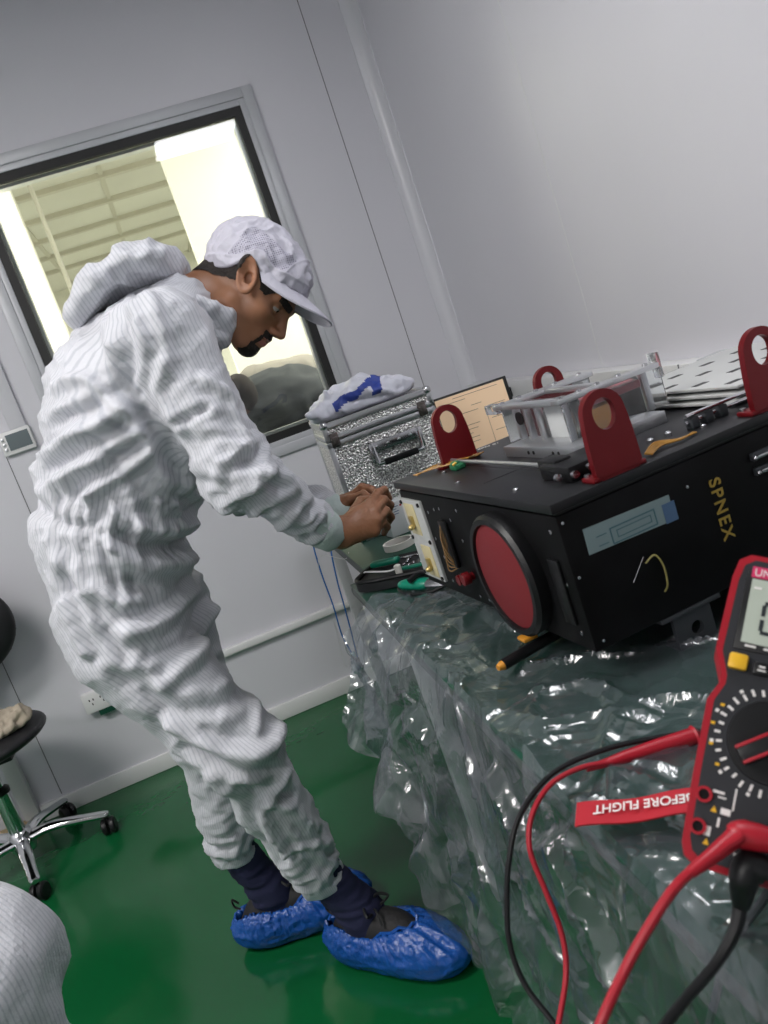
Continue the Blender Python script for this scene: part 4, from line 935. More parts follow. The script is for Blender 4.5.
# ================================================================ OFFICE CHAIR
hub = onz(23, 842, .09); hub[2] = 0
ch = thing('office_chair', hub, 'black swivel chair with a five-star chrome base at the left edge', 'chair')
col = MB().lathe([(.028, .07), (.030, .12), (.026, .125), (.026, .28), (.020, .285), (.020, .40), (0, .40)], hub, (0, 0, 1), 20); obj('gas_column', col, M['chrome'], ch)
col = MB().lathe([(.032, .27), (.033, .285), (.028, .29), (.014, .30), (.014, .41), (0, .41)], hub, (0, 0, 1), 20); obj('column_sleeve', col, M['black'], ch)
hb = obj('hub', MB().lathe([(.035, .06), (.042, .08), (.038, .125), (.03, .135), (0, .135)], hub, (0, 0, 1), 20), M['chrome'], ch)
wheel0 = None
for k in range(5):
    a = R(-2+72*k); d = V(math.cos(a), math.sin(a), 0); s_ = V(-d[1], d[0], 0)
    lg = obj('base_arm', MB().tube([hub+d*.02+V(0, 0, .10), hub+d*.10+V(0, 0, .105), hub+d*.20+V(0, 0, .085), hub+d*.265+V(0, 0, .070), hub+d*.28+V(0, 0, .068)], [.024, .022, .018, .017, .010], 12, 4, flat=.7), M['chrome'], ch)
    c0 = hub+d*.265+V(0, 0, .028); ww = R(40*k); wd_ = V(math.cos(ww), math.sin(ww), 0)
    wl = MB()
    for s in (-1, 1): wl.lathe([(.010, 0), (.026, .001), (.0275, .006), (.0275, .014), (.022, .019), (0, .020)], c0+wd_*s*.004, wd_*s, 20)
    wl.cyl(c0+V(0, 0, .005), c0+V(0, 0, .048), .007); obj('caster', wl, M['black'], ch)
seat_c = hub+V(-.005, -.05, .455)
def seat_sdf(p): return ell(p, seat_c, (.235, .23, .045))
v, f = nets(lambda p: np.maximum(seat_sdf(p), p[:, 2]-(seat_c[2]+.030+.02*((p[:, 0]-seat_c[0])**2+(p[:, 1]-seat_c[1])**2)/.05)), seat_c-V(.26, .26, .07), seat_c+V(.26, .26, .07), .009)
obj('seat', MB().add(relax(v, f, 1), f), M['black_soft'], ch, smooth=180)
bc = hub+V(.005, .17, .78)
v, f = nets(lambda p: np.maximum(ell(p, bc, (.21, .06, .17)), 0*p[:, 0]-1), bc-V(.24, .1, .2), bc+V(.24, .1, .2), .01)
obj('backrest', MB().add(v, f), M['black_soft'], ch, smooth=180)
obj('back_bar', MB().tube([seat_c+V(.0, .05, -.04), seat_c+V(.01, .24, -.04), bc+V(0, .055, -.27), bc+V(0, .05, -.03)], [.014]*4, 10, 5, flat=.6), M['black'], ch)
obj('seat_plate', MB().box(hub+V(.03, -.04, .405), (.17, .17, .014), bev=.003), M['black'], ch)
def rag(p):
    c = seat_c+V(.07, -.06, .05); d = ell(p, c, (.12, .07, .028)); d = smin(d, cap(p, c+V(.03, .0, .0), c+V(.11, .02, .02), .03, .018), .03); d = smin(d, cap(p, c+V(.0, -.02, -.01), c+V(-.06, -.07, -.01), .03, .015), .03)
    return d
v, f = nets(rag, seat_c+V(-.12, -.22, -.02), seat_c+V(.26, .10, .15), .005); nn = normals(v, f); v = v+nn*(.014*ridged(v*V(14, 16, 26)+3)+.006*ridged(v*34))[:, None]
v[:, 2] = np.maximum(v[:, 2], seat_c[2]+.031)
tag(obj('cloth_bundle', MB().add(v, f), M['tan'], smooth=180), 'crumpled tan cloth bundle lying on the swivel chair seat', 'cloth')
# ================================================================ THE PERSON AT THE BENCH
SK = mat('skin', (.34, .155, .082), .46, noise=(16, (.28, .125, .064), .4, .7), sss=.12, sssr=1, bump=(90, .15, .002))
HAIR = mat('dark_hair', (.020, .014, .011), .75, bump=(220, .8, .004))
man = thing('person', (-.12, 1.72, 0), 'person in white striped coverall and cap bending over the bench, both hands working', 'person')
MY = 1.70
# --- skeleton (x, z from the pose; y = depth from the camera)
hipc, waist, mid, upp, top = at(128, 612, MY), at(113, 522, MY), at(135, 425, MY), at(162, 345, MY-.01), at(186, 305, MY-.03)
shR, elR, wrR = at(163, 340, 1.545), at(238, 470, 1.50), at(322, 528, 1.585)
shL, elL, wrL = at(176, 342, 1.85), at(236, 482, 1.87), at(333, 512, 1.80)
hR, kR, aR = at(128, 640, 1.64), at(238, 745, 1.585), at(322, 878, 1.665)
hL, kL, aL = at(158, 610, 1.80), at(206, 728, 1.83), at(234, 852, 1.865)
BON = [(hipc, waist, 'T'), (waist, mid, 'T'), (mid, upp, 'T'), (upp, top, 'T'), (shR, elR, 'A'), (elR, wrR, 'A'), (shL, elL, 'A'), (elL, wrL, 'A'), (hR, kR, 'L'), (kR, aR, 'L'), (hL, kL, 'L'), (kL, aL, 'L')]
SY = V(0, 1, 0)
def cov_sdf(p):
    d = ecap(p, hipc, waist, (.155, .132), (.155, .142), SY)
    d = smin(d, ecap(p, waist, mid, (.160, .138), (.175, .152), SY), .05)
    d = smin(d, ecap(p, mid, upp, (.175, .152), (.175, .108), SY), .05)
    d = smin(d, ecap(p, upp, top, (.16, .100), (.095, .058), SY), .05)
    d = smin(d, ell(p, at(103, 598, MY), (.085, .14, .11)), .06)
    d = smin(d, ell(p, at(112, 402, MY), (.085, .15, .12)), .07)
    for s, e, w in ((shR, elR, wrR), (shL, elL, wrL)):
        a = np.minimum(cap(p, s, e, .098, .076), cap(p, e, w, .078, .045)); a = smin(cap(p, s, e, .084, .064), cap(p, e, w, .064, .041), .030)
        d = smin(d, a, .025)
    d = smin(d, cap(p, shR, upp, .074, .085), .035); d = smin(d, cap(p, shL, upp, .074, .085), .035)
    for h, k, a in ((hR, kR, aR), (hL, kL, aL)):
        l = smin(cap(p, h, k, .112, .076), cap(p, k, a, .077, .056), .04); d = smin(d, l, .03)
    # elastic hems
    for a, k, r in ((aR, kR, .05), (aL, kL, .045)):
        ax = (a-k)/np.linalg.norm(a-k); q = (p-a)@ax; near = np.linalg.norm(p-a, axis=1) < .2
        d = np.where(near, np.maximum(d, q-.012), d)
    axw = (wrR-elR)/np.linalg.norm(wrR-elR); near = np.linalg.norm(p-wrR, axis=1) < .1; d = np.where(near, np.maximum(d, (p-wrR)@axw-.0), d)
    axw = (wrL-elL)/np.linalg.norm(wrL-elL); near = np.linalg.norm(p-wrL, axis=1) < .1; d = np.where(near, np.maximum(d, (p-wrL)@axw-.0), d)
    # neck opening
    ax = V(.55, -.05, .83); near = np.linalg.norm(p-top, axis=1) < .16
    return np.where(near, np.maximum(d, (p-top)@ax-.045), d)
v, f = nets(cov_sdf, (-.47, 1.38, .13), (.34, 2.06, 1.50), .0068)
v = relax(v, f, 2)
def polyd(P2, q):
    best = np.full(len(q), 9.)
    for a, b in zip(P2[:-1], P2[1:]):
        a = a[[0, 2]]; b = b[[0, 2]]; d = b-a; t = np.clip(((q-a)@d)/(d@d), 0, 1); best = np.minimum(best, np.linalg.norm(q-a-t[:, None]*d, axis=1))
    return best
# bone coordinates
dd = np.stack([cap(v, a, b, 0, 0) for a, b, _ in BON], 1); bi = dd.argmin(1)
st = np.zeros(len(v)); tt = np.zeros(len(v)); ty = np.array([{'T': 0, 'A': 1, 'L': 2}[k] for _, _, k in BON])[bi]
for i, (a, b, k) in enumerate(BON):
    m_ = bi == i; ax = (b-a)/np.linalg.norm(b-a); pr = np.cross(ax, SY); pr /= np.linalg.norm(pr); q = v[m_]-a
    o2 = np.cross(pr, ax); ang = np.arctan2(q@pr, -(q@o2)); rad = {'T': .15, 'A': .07, 'L': .09}[k]
    st[m_] = ang*rad; tt[m_] = (q@ax)/np.linalg.norm(b-a)
n0 = normals(v, f)
e1 = CX*.90+CY*.44; e1 /= np.linalg.norm(e1); e2 = np.cross(e1, SY)
T1 = np.stack([v@e1*3.2, v@e2*17, v[:, 1]*4], 1); T2 = np.stack([v@e1*7+9, v@e2*34, v[:, 1]*9], 1)
fold = np.zeros(len(v))
wz = waist[2]; dw = (v-waist)@((mid-waist)/np.linalg.norm(mid-waist))
isT = ty == 0
up_ = sstep(.0, .07, dw)
warp = np.stack([pnoise(v*4+11), pnoise(v*4+31), pnoise(v*4+51)], 1)
fold += isT*up_*(.010*np.maximum(ridged(T1+warp*.7), -.2)**2*np.sign(ridged(T1+warp*.7))+.004*ridged(T2+warp)-.002)
# waist gathers
g1 = np.stack([st*52, dw*6, st*0], 1)
near_w = np.exp(-(dw/.045)**2)*isT
fold += near_w*(.009*pnoise(g1)+.006*pnoise(g1*2.1)-.016*np.exp(-(dw/.014)**2))
# hips / thighs
dn = isT*sstep(.0, .06, -dw)
a1 = CX*.95-CY*.30; a2 = np.cross(a1/np.linalg.norm(a1), SY)
H1_ = np.stack([v@a1*3.5, v@a2*12, v[:, 1]*5], 1)
fold += dn*(.006*ridged(H1_*.8+warp)+.003*ridged(v*V(20, 14, 9)+warp)-.004)
isL = ty == 2
lt_ = np.where(np.isin(bi, (9, 11)), 1+tt, tt)
L1_ = np.stack([v@a1*5, v@a2*(13), v[:, 1]*6], 1)
hemk = sstep(1.2, 1.9, lt_)
kn_ = np.exp(-((lt_-1.0)/.28)**2)
fold += isL*((.003+.004*kn_)*ridged(L1_*.6+warp*1.0)-.001+.0015*pnoise(v*22)+hemk*(.008*ridged(np.stack([st*12, lt_*11, st*0], 1)+warp)+.003*pnoise(np.stack([st*38, lt_*5, st*0+4], 1))))
fold -= isL*.016*np.exp(-((lt_-1.99)/.05)**2)
isA = ty == 1
at_ = np.where(np.isin(bi, (5, 7)), 1+tt, tt)
A1_ = np.stack([st*16, at_*3.2, st*0+bi], 1); A2_ = np.stack([st*12+at_*4, at_*7.5-st*14, st*0+3], 1)
fold += isA*(.006*ridged(A1_*.7+warp*1.2)+(.002+.004*np.exp(-((at_-1)/.25)**2)+.005*sstep(1.5, 1.9, at_))*ridged(A2_*.8+warp)-.004)
FOLDS = [  # (points on the near side of the cloth, height, width): the large tension folds of the coverall
 (((27, 483), (44, 458), (82, 436), (123, 411)), .016, .016), (((38, 497), (71, 474), (109, 447), (140, 431)), .016, .013), (((88, 497), (129, 466), (158, 442)), .013, .011),
 (((30, 462), (60, 425), (95, 405)), -.008, .012), (((55, 387), (82, 378), (104, 392), (148, 436)), .010, .010), (((126, 325), (131, 373), (153, 417), (180, 470)), -.017, .014),
 (((150, 300), (168, 350), (160, 392), (176, 425)), .009, .010), (((140, 385), (160, 430), (190, 475)), .010, .012), (((175, 424), (202, 408)), -.009, .007), (((205, 380), (228, 400), (240, 430)), .008, .010),
 (((187, 486), (220, 505), (262, 467)), .012, .013), (((253, 462), (281, 472), (305, 495)), .012, .013), (((225, 470), (245, 455), (262, 440)), -.010, .010), (((240, 520), (262, 500), (285, 490)), .009, .010), (((275, 530), (290, 512), (300, 500)), .008, .008),
 (((117, 514), (155, 532), (206, 530)), .014, .014), (((108, 528), (141, 566), (197, 572)), .015, .015), (((100, 530), (120, 560), (128, 600)), .009, .010), (((150, 548), (180, 552), (208, 550)), -.010, .011),
 (((127, 630), (178, 614), (211, 586)), .016, .014), (((60, 560), (95, 590), (140, 600)), .010, .014), (((150, 650), (190, 640), (212, 622)), -.010, .012), (((159, 680), (202, 652), (222, 631)), .014, .013),
 (((120, 672), (165, 700), (215, 700), (250, 690)), -.009, .014), (((169, 720), (211, 736), (262, 741), (283, 726)), .017, .013), (((185, 745), (225, 758), (270, 762)), -.011, .011), (((47, 547), (61, 603), (84, 650)), .010, .012), (((85, 540), (96, 600), (125, 655)), -.007, .010),
 (((210, 770), (235, 800), (255, 850)), .011, .011), (((288, 770), (262, 812), (285, 858)), .012, .012), (((262, 790), (300, 815), (322, 845)), .010, .011), (((240, 775), (262, 790), (290, 795)), -.010, .010), (((285, 860), (305, 850), (332, 858)), .009, .008), (((205, 790), (222, 800), (240, 830)), .009, .009), (((212, 830), (232, 838), (250, 845)), .008, .008),
 (((70, 480), (60, 520)), .006, .007), (((92, 495), (88, 535)), .008, .006), (((112, 500), (112, 545)), .008, .006), (((134, 500), (140, 540)), .008, .006), (((156, 500), (160, 530)), .007, .006), (((176, 502), (182, 530)), .007, .006), (((50, 500), (44, 540)), .006, .007)]
face = sstep(.15, -.25, n0[:, 1]); vq = v[:, [0, 2]]+.006*np.stack([pnoise(v*17), pnoise(v*17+9)], 1)
for pts, hgt, wdt_ in FOLDS:
    q3 = np.array([at(*q, 1.56) for q in pts])
    if len(q3) > 2: q3, _ = spline(q3, np.ones(len(q3)), 5)
    arm_f = np.array([at(*q, 1.50) for q in pts]) if False else q3
    d_ = polyd(list(arm_f), vq); fade = 1.0
    fold += face*hgt*(np.exp(-(d_/wdt_)**2)-.45*np.exp(-((d_-1.9*wdt_)/(.9*wdt_))**2))
fold += (1-.5*isL)*(.004*np.maximum(0, ridged(v*6+warp*2))**4)+(1-.5*isL)*.003*np.maximum(0, ridged(v*V(13, 9, 18)+warp*2+7))**4-.002
fold += .0022*pnoise(v*38)+.001*pnoise(v*80)
fold = np.clip(fold, -.026, .030); fold = np.where(isL & (lt_ > 1.96), fold*.25, fold); fold = np.where(isA & (at_ > 1.93), fold*.3, fold)
# trouser side seam and sleeve seam: stitched tape
sm = polyd([at(*q, 1.53) for q in ((92, 540), (110, 590), (140, 648), (170, 700), (215, 745), (245, 770))], v[:, [0, 2]])
fold += .0045*np.exp(-(sm/.007)**2)*(n0[:, 1] < .1)*(np.isin(bi, (0, 1, 8, 9)))
v2 = v+n0*fold[:, None]
v2 = relax(v2, f, 1, .25)
cov = obj('coverall', MB().add(v2, f), M['cloth'], man, smooth=180, attrs={'stripe': st+.003*pnoise(v*6)})
# --- hood bunched behind the neck and the collar
hc = [at(82, 315, 1.70), at(104, 291, 1.70), at(140, 271, 1.70), at(172, 270, 1.69)]
def hood_sdf(p):
    d = ecap(p, hc[0], hc[1], (.09, .028), (.13, .034), SY); d = smin(d, ecap(p, hc[1], hc[2], (.13, .034), (.135, .038), SY), .03)
    d = smin(d, ecap(p, hc[2], hc[3], (.135, .038), (.095, .032), SY), .03)
    d = smin(d, ell(p, at(155, 266, 1.68), (.034, .10, .032)), .03)
    # collar ring around the neck
    c = at(199, 318, 1.655); ax = V(.62, -.10, .78); ax /= np.linalg.norm(ax); q = p-c; h = q@ax; r = np.linalg.norm(q-h[:, None]*ax, axis=1)
    ring = np.sqrt(np.maximum(np.abs(r-.068)-.003, 0)**2+np.maximum(np.abs(h)-.030, 0)**2)-.006
    d = smin(d, ring, .022)
    return np.maximum(d, -(np.sqrt((r/.070)**2)-1)*-.07*-1) if False else d
v, f = nets(hood_sdf, (-.20, 1.50, 1.22), (.24, 1.88, 1.56), .0055)
v = relax(v, f, 1); n_ = normals(v, f)
ha = at(176, 262, 1.7)-at(84, 318, 1.7); ha /= np.linalg.norm(ha)
hw_ = np.stack([pnoise(v*6+11), pnoise(v*6+31), pnoise(v*6+51)], 1)
hf = .008*ridged(np.stack([v@ha*9, v[:, 1]*5, v[:, 2]*5], 1)+hw_)+.003*ridged(v*V(24, 14, 24)+hw_)-.004+.002*pnoise(v*60)
v = v+n_*hf[:, None]
obj('hood', MB().add(v, f), M['cloth'], man, smooth=180, attrs={'stripe': v@ha})
# --- knit cuffs
for w_, e_, n2 in ((wrR, elR, None), (wrL, elL, None)):
    ax = (w_-e_)/np.linalg.norm(w_-e_)
    obj('cuff', MB().tube([w_-ax*.030, w_-ax*.004, w_+ax*.008, w_+ax*.024, w_+ax*.034, w_+ax*.036], [.034, .040, .0395, .0355, .034, .030], 26), M['knit'], man, smooth=60)

# --- head
hang = R(39)
hf_ = CX*math.cos(hang)-CY*math.sin(hang)-fw*.10; hf_ /= np.linalg.norm(hf_)
hu_ = CX*math.sin(hang)+CY*math.cos(hang); hu_ = hu_-hf_*(hu_@hf_); hu_ /= np.linalg.norm(hu_)
hl_ = np.cross(hu_, hf_)           # towards the person's left (away from the camera)
HO = at(244, 275, 1.60)+0*hl_
HS = .90
HO = HO+hl_*.070-hf_*.010                    # head centre: the near ear lies on this ray
def h2w(q): q = np.asarray(q, float)*HS; return HO+q[..., :1]*hf_+q[..., 1:2]*hl_+q[..., 2:]*hu_
def w2h(p): d = np.asarray(p, float)-HO; return np.stack([d@hf_, d@hl_, d@hu_], -1)/HS
neckb = w2h(at(186, 312, 1.67)); 
def head_sdf(q, hands=False):
    y = np.abs(q[:, 1]); m = np.stack([q[:, 0], y, q[:, 2]], 1)
    d = ell(q, (-.002, 0, .030), (.103, .080, .088))
    d = smin(d, ell(q, (.040, 0, -.030), (.066, .062, .082)), .03)
    d = smin(d, cap(m, (.012, .050, -.062), (.072, .018, -.103), .020, .021), .022)       # jaw
    d = smin(d, ell(q, (.082, 0, -.104), (.024, .024, .021)), .016)                          # chin
    d = smin(d, cap(m, (.101, .0, .010), (.088, .042, .010), .011, .010), .014)          # brow
    d = smin(d, ell(m, (.066, .040, -.030), (.026, .022, .022)), .018)                       # cheek
    sock = ell(m, (.108, .033, -.009), (.020, .017, .012)); d = -smin(-d, sock, .012)
    d = smin(d, cap(q, (.104, 0, -.002), (.124, 0, -.042), .0075, .0105), .009)              # nose
    d = smin(d, ell(m, (.113, .010, -.046), (.011, .0085, .0075)), .006)
    d = np.maximum(d, -ell(m, (.114, .0065, -.0535), (.0045, .0035, .004)))
    d = smin(d, ell(q, (.088, 0, -.072), (.024, .030, .022)), .012)
    d = smin(d, cap(m, (.1085, 0, -.0645), (.094, .020, -.070), .0062, .0035), .005)      # upper lip
    d = smin(d, cap(m, (.1045, 0, -.0805), (.092, .018, -.0785), .0068, .004), .005)      # lower lip
    d = -smin(-d, cap(m, (.114, 0, -.0725), (.098, .018, -.0735), .0032, .0018), .003)    # parted mouth
    lid = np.linalg.norm(m-V(.0865, .0325, -.007), axis=1)-.0138
    slit = np.maximum(np.abs(q[:, 2]+.0105)-.0024, .088-q[:, 0]); lid = np.maximum(lid, -slit); d = smin(d, lid, .0035)
    nk = cap(q, (-.030, 0, -.055), neckb, .056, .062); d = smin(d, nk, .030)
    d = smin(d, cap(q, (-.062, 0, -.01), neckb+V(-.01, 0, 0), .035, .045), .03)
    # ears
    e = np.stack([m[:, 0]-.020, m[:, 1]-.078, m[:, 2]-.002], 1)
    ex = e[:, 0]*.86+e[:, 2]*.51; ez = -e[:, 0]*.51+e[:, 2]*.86; ey = e[:, 1]-.25*np.maximum(-ex, -.01)-.02*np.abs(ez)/.03*.3
    rr = np.sqrt((ex/.0170)**2+(ez/.0335)**2)
    helix = np.sqrt(((rr-1)*.018)**2+(ey-.006)**2)-.0042
    disc = np.maximum((rr-1)*.018, np.abs(ey-.001)-.003); conc = np.sqrt(((ex-.003)/.009)**2+((ez+.004)/.013)**2)-1
    anti = np.sqrt((np.sqrt(((ex+.001)/.0115)**2+((ez-.002)/.021)**2)-1)**2*.0001+(ey-.004)**2)-.0032
    ear = smin(smin(helix, disc, .004), anti, .003); ear = np.maximum(ear, -np.maximum(conc*.009, -(ey+.004)))
    lobe = np.linalg.norm(np.stack([ex-.003, ey-.002, ez+.030], 1)/V(1, .6, 1), axis=1)-.0085; ear = smin(ear, lobe, .004)
    trag = np.linalg.norm(np.stack([ex-.014, ey-.003, ez+.003], 1), axis=1)-.0052; ear = smin(ear, trag, .003)
    return smin(d, ear, .004)
hv, hfc = nets(head_sdf, (-.175, -.12, -.19), (.145, .12, .125), .0021)
hv = relax(hv, hfc, 1, .4); hn = normals(hv, hfc)
body = MB().add(h2w(hv), hfc)
# --- hands, forearms and a slim torso: the same skin mesh, continuous under the clothes
def hand(wr, fore, knk, fingers, thumb, pts_extra=()):
    def s(p):
        d = cap(p, fore, wr, .030, .0280); 
        for k in knk: d = smin(d, cap(p, wr, k, .025, .0125), .012)
        for c, r in pts_extra: d = smin(d, np.linalg.norm(p-c, axis=1)-r, .012)
        for F in fingers:
            g = None
            for (a, b, r1, r2) in F: c = cap(p, a, b, r1, r2); g = c if g is None else smin(g, c, .003)
            d = smin(d, g, .004)
        g = None
        for (a, b, r1, r2) in thumb: c = cap(p, a, b, r1, r2); g = c if g is None else smin(g, c, .004)
        return smin(d, g, .009)
    allp = [wr, fore]+list(knk)+[q for F in list(fingers)+[thumb] for (a, b, _, _) in F for q in (a, b)]
    lo = np.min(allp, 0)-.045; hi = np.max(allp, 0)+.045
    v, f = nets(s, lo, hi, .0023); v = relax(v, f, 1, .4); n = normals(v, f)
    v = v+n*(.0007*pnoise(v*220))[:, None]
    body.add(v, f)
def chain(pts, rs): return [(pts[i], pts[i+1], rs[i], rs[i+1]) for i in range(len(pts)-1)]
wR = at(341, 533, 1.60); axR = (wrR-elR)/np.linalg.norm(wrR-elR); foreR = wrR-axR*.05
kn = [at(369, 505, 1.625), at(374, 512, 1.610), at(376, 521, 1.600), at(374, 531, 1.597)]
hand(wR, foreR, kn,
     [chain([kn[0], at(378, 493, 1.655), at(384, 490, 1.675), at(389, 498, 1.69)], [.0105, .0092, .0084, .0072]),
      chain([kn[1], at(384, 500, 1.640), at(390, 505, 1.665), at(388, 514, 1.68)], [.0108, .0094, .0086, .0074]),
      chain([kn[2], at(386, 511, 1.628), at(391, 517, 1.65), at(387, 524, 1.665)], [.0104, .009, .0082, .0070]),
      chain([kn[3], at(383, 522, 1.618), at(387, 527, 1.635), at(384, 533, 1.65)], [.0095, .0082, .0074, .0064])],
     chain([at(348, 527, 1.625), at(355, 511, 1.655), at(361, 501, 1.675), at(372, 499, 1.69)], [.0150, .0118, .0102, .0080]),
     [(at(358, 519, 1.615), .022), (at(355, 530, 1.605), .021)])
wL = at(336, 511, 1.80); axL = (wrL-elL)/np.linalg.norm(wrL-elL); foreL = wrL-axL*.05
kl = [at(349, 500, 1.775), at(352, 497, 1.795), at(354, 496, 1.815), at(356, 497, 1.835)]
hand(wL, foreL, kl,
     [chain([kl[0], at(363, 494, 1.755), at(372, 499, 1.735), at(377, 507, 1.72)], [.0102, .0090, .0082, .0072]),
      chain([kl[1], at(361, 488, 1.785), at(371, 490, 1.765), at(378, 498, 1.75)], [.0104, .0092, .0084, .0074]),
      chain([kl[2], at(362, 487, 1.815), at(372, 489, 1.80), at(378, 497, 1.785)], [.0100, .0088, .0080, .0070]),
      chain([kl[3], at(363, 490, 1.84), at(371, 494, 1.83), at(375, 501, 1.815)], [.0092, .008, .0072, .0064])],
     chain([at(341, 519, 1.775), at(348, 525, 1.745), at(357, 523, 1.725), at(367, 517, 1.71)], [.0145, .0115, .0100, .0080]),
     [(at(344, 507, 1.79), .019)])
def inner(p):
    d = ecap(p, hipc, waist, (.12, .09), (.12, .09), SY); d = smin(d, ecap(p, waist, upp, (.12, .09), (.14, .08), SY), .05); d = smin(d, cap(p, upp, top+V(.02, 0, .0), .06, .052), .04)
    for s, e, w in ((shR, elR, wrR), (shL, elL, wrL)): d = smin(d, smin(cap(p, s, e, .040, .032), cap(p, e, w, .032, .026), .02), .02)
    for h, k, a in ((hR, kR, aR), (hL, kL, aL)): d = smin(d, smin(cap(p, h, k, .085, .055), cap(p, k, a, .05, .036), .02), .03)
    return d
iv, if_ = nets(inner, (-.42, 1.42, .15), (.30, 2.02, 1.46), .016); body.add(iv, if_)
obj('body', body, SK, man, smooth=180)
# lips, eyes, brows, hair and beard
def patch(name, pred, off, m_, nz=0.):
    fc_ = hv[hfc].mean(1); keep = pred(fc_, hn[hfc[:, 0]]); F = hfc[keep]; u, inv = np.unique(F, return_inverse=True)
    q = hv[u]+hn[u]*(off+nz*np.abs(pnoise(hv[u]*260)))[:, None]; o = obj(name, MB().add(h2w(q), inv.reshape(-1, 4)), m_, man, smooth=180); return o
def capedge(q): return -.034+(q[:, 0]+.085)*(.075/.185)+.028*np.exp(-((q[:, 0]-.010)/.026)**2)*sstep(.05, .07, np.abs(q[:, 1]))
nzf = lambda q, s=40, a=.004: a*pnoise(q*s)
patch('hair', lambda q, n: (((q[:, 0] < .002+nzf(q)) & (q[:, 2] > -.046+nzf(q, 60)+.35*(q[:, 0]+.08))) | ((q[:, 0] > .01) & (q[:, 0] < .076+nzf(q)+.6*(q[:, 2]-.01)) & (q[:, 2] > -.002+nzf(q)+np.maximum(0, .052-q[:, 0])*1.4) & (np.abs(q[:, 1]) > .045) & (np.abs(q[:, 1]) < .082))) & (q[:, 2] < capedge(q)+.02) & (q[:, 2] > -.085), .0012, HAIR, .0012)
patch('beard', lambda q, n: ((q[:, 0] > .080+nzf(q)) & (q[:, 2] < -.093+nzf(q, 50)) & (np.abs(q[:, 1]) < .030)) | ((q[:, 0] > .090) & (q[:, 2] < -.0545) & (q[:, 2] > -.0655+.22*(np.abs(q[:, 1]))*-1) & (np.abs(q[:, 1]) < .025)) | ((np.abs(np.abs(q[:, 1])-.024) < .003) & (q[:, 2] < -.07) & (q[:, 2] > -.10) & (q[:, 0] > .078)), .0012, HAIR, .0014)
patch('eyebrow', lambda q, n: (q[:, 0] > .070) & (np.abs(q[:, 1]) > .010) & (np.abs(q[:, 1]) < .052) & (np.abs(q[:, 2]-.011-.10*np.minimum(np.abs(q[:, 1])-.03, .01)) < .0066), .0016, HAIR, .0014)
patch('lips', lambda q, n: (q[:, 0] > .094) & (np.abs(q[:, 1]) < .021) & (((q[:, 2] < -.0665) & (q[:, 2] > -.0715)) | ((q[:, 2] < -.0755) & (q[:, 2] > -.0855))), .0005, mat('lips', (.42, .16, .13), .4))
for s in (-1, 1):
    ec = V(.0865, s*.0325, -.007); e = obj('eye', MB().ball(h2w(ec), .0122, 14), mat('eye_white', (.34, .31, .29), .12), man, smooth=180)
    gd = V(.93, s*.10, -.33); gd /= np.linalg.norm(gd)
    obj('iris', MB().ball(h2w(ec+gd*.0078), .0058, 10), mat('iris', (.03, .016, .01), .1), e, smooth=180)
# --- cap
def cap_sdf(q):
    d = ell(q, (-.012, 0, .040), (.113, .089, .096)); d = smin(d, ell(q, (.04, 0, .06), (.07, .07, .055)), .02)
    pl_ = (capedge(q)-q[:, 2])*.95; return np.maximum(d, pl_)
cv, cf = nets(cap_sdf, (-.135, -.11, -.06), (.135, .11, .145), .003)
cn_ = normals(cv, cf); el_ = cv[:, 2]-capedge(cv)
cw = .0035*ridged(cv*V(28, 28, 34))+.002*pnoise(cv*70)
cw += .0022*np.exp(-((el_-.026)/.0022)**2)+.0025*np.exp(-((cv[:, 0]-.072)/.002)**2)*(el_ > .026)+.0025*np.exp(-((cv[:, 0]+.045)/.002)**2)*(el_ > .026)-.004*(el_ > .03)*(np.abs(cv[:, 1]) > .05)
cv2 = cv+cn_*(cw*(el_ > .004))[:, None]
fcq = cv[cf].mean(1); efc = fcq[:, 2]-capedge(fcq)
mesh_side = (efc > .030) & (fcq[:, 2] < .098) & (fcq[:, 0] > -.045) & (fcq[:, 0] < .070) & (np.abs(fcq[:, 1]) > .035)
cap_o = obj('cap', MB().add(h2w(cv2), cf), [M['cap_cloth'], M['cap_mesh']], man, smooth=180, attrs={'midx': mesh_side.astype(int)})
nt_, nr_ = 36, 10; B = np.zeros((nt_, nr_, 3))
for i in range(nt_):
    t = R(-78+156*i/(nt_-1))
    for j in range(nr_):
        s = j/(nr_-1); L = .094*max(0, math.cos(t))**.45
        x = .100*math.cos(t)**1.0+L*s*(.55+.45*math.cos(t)); y = .080*math.sin(t)*(1+.05*s); z = .054-.020*math.sin(t)**2*(1+s*.7)-.010*s*math.cos(t)+.003*math.sin(t)*s
        B[i, j] = (x, y, z+.002*math.sin(s*3+t*4))
G = MB().grid(h2w(B)); G.grid(h2w(B[::-1]+V(0, 0, -.0035)))
edge = [h2w(B[i, -1]+V(0, 0, -.0018)) for i in range(nt_)]; G.tube(edge, .0024, 6); 
obj('brim', G, M['cap_cloth'], cap_o, smooth=60)

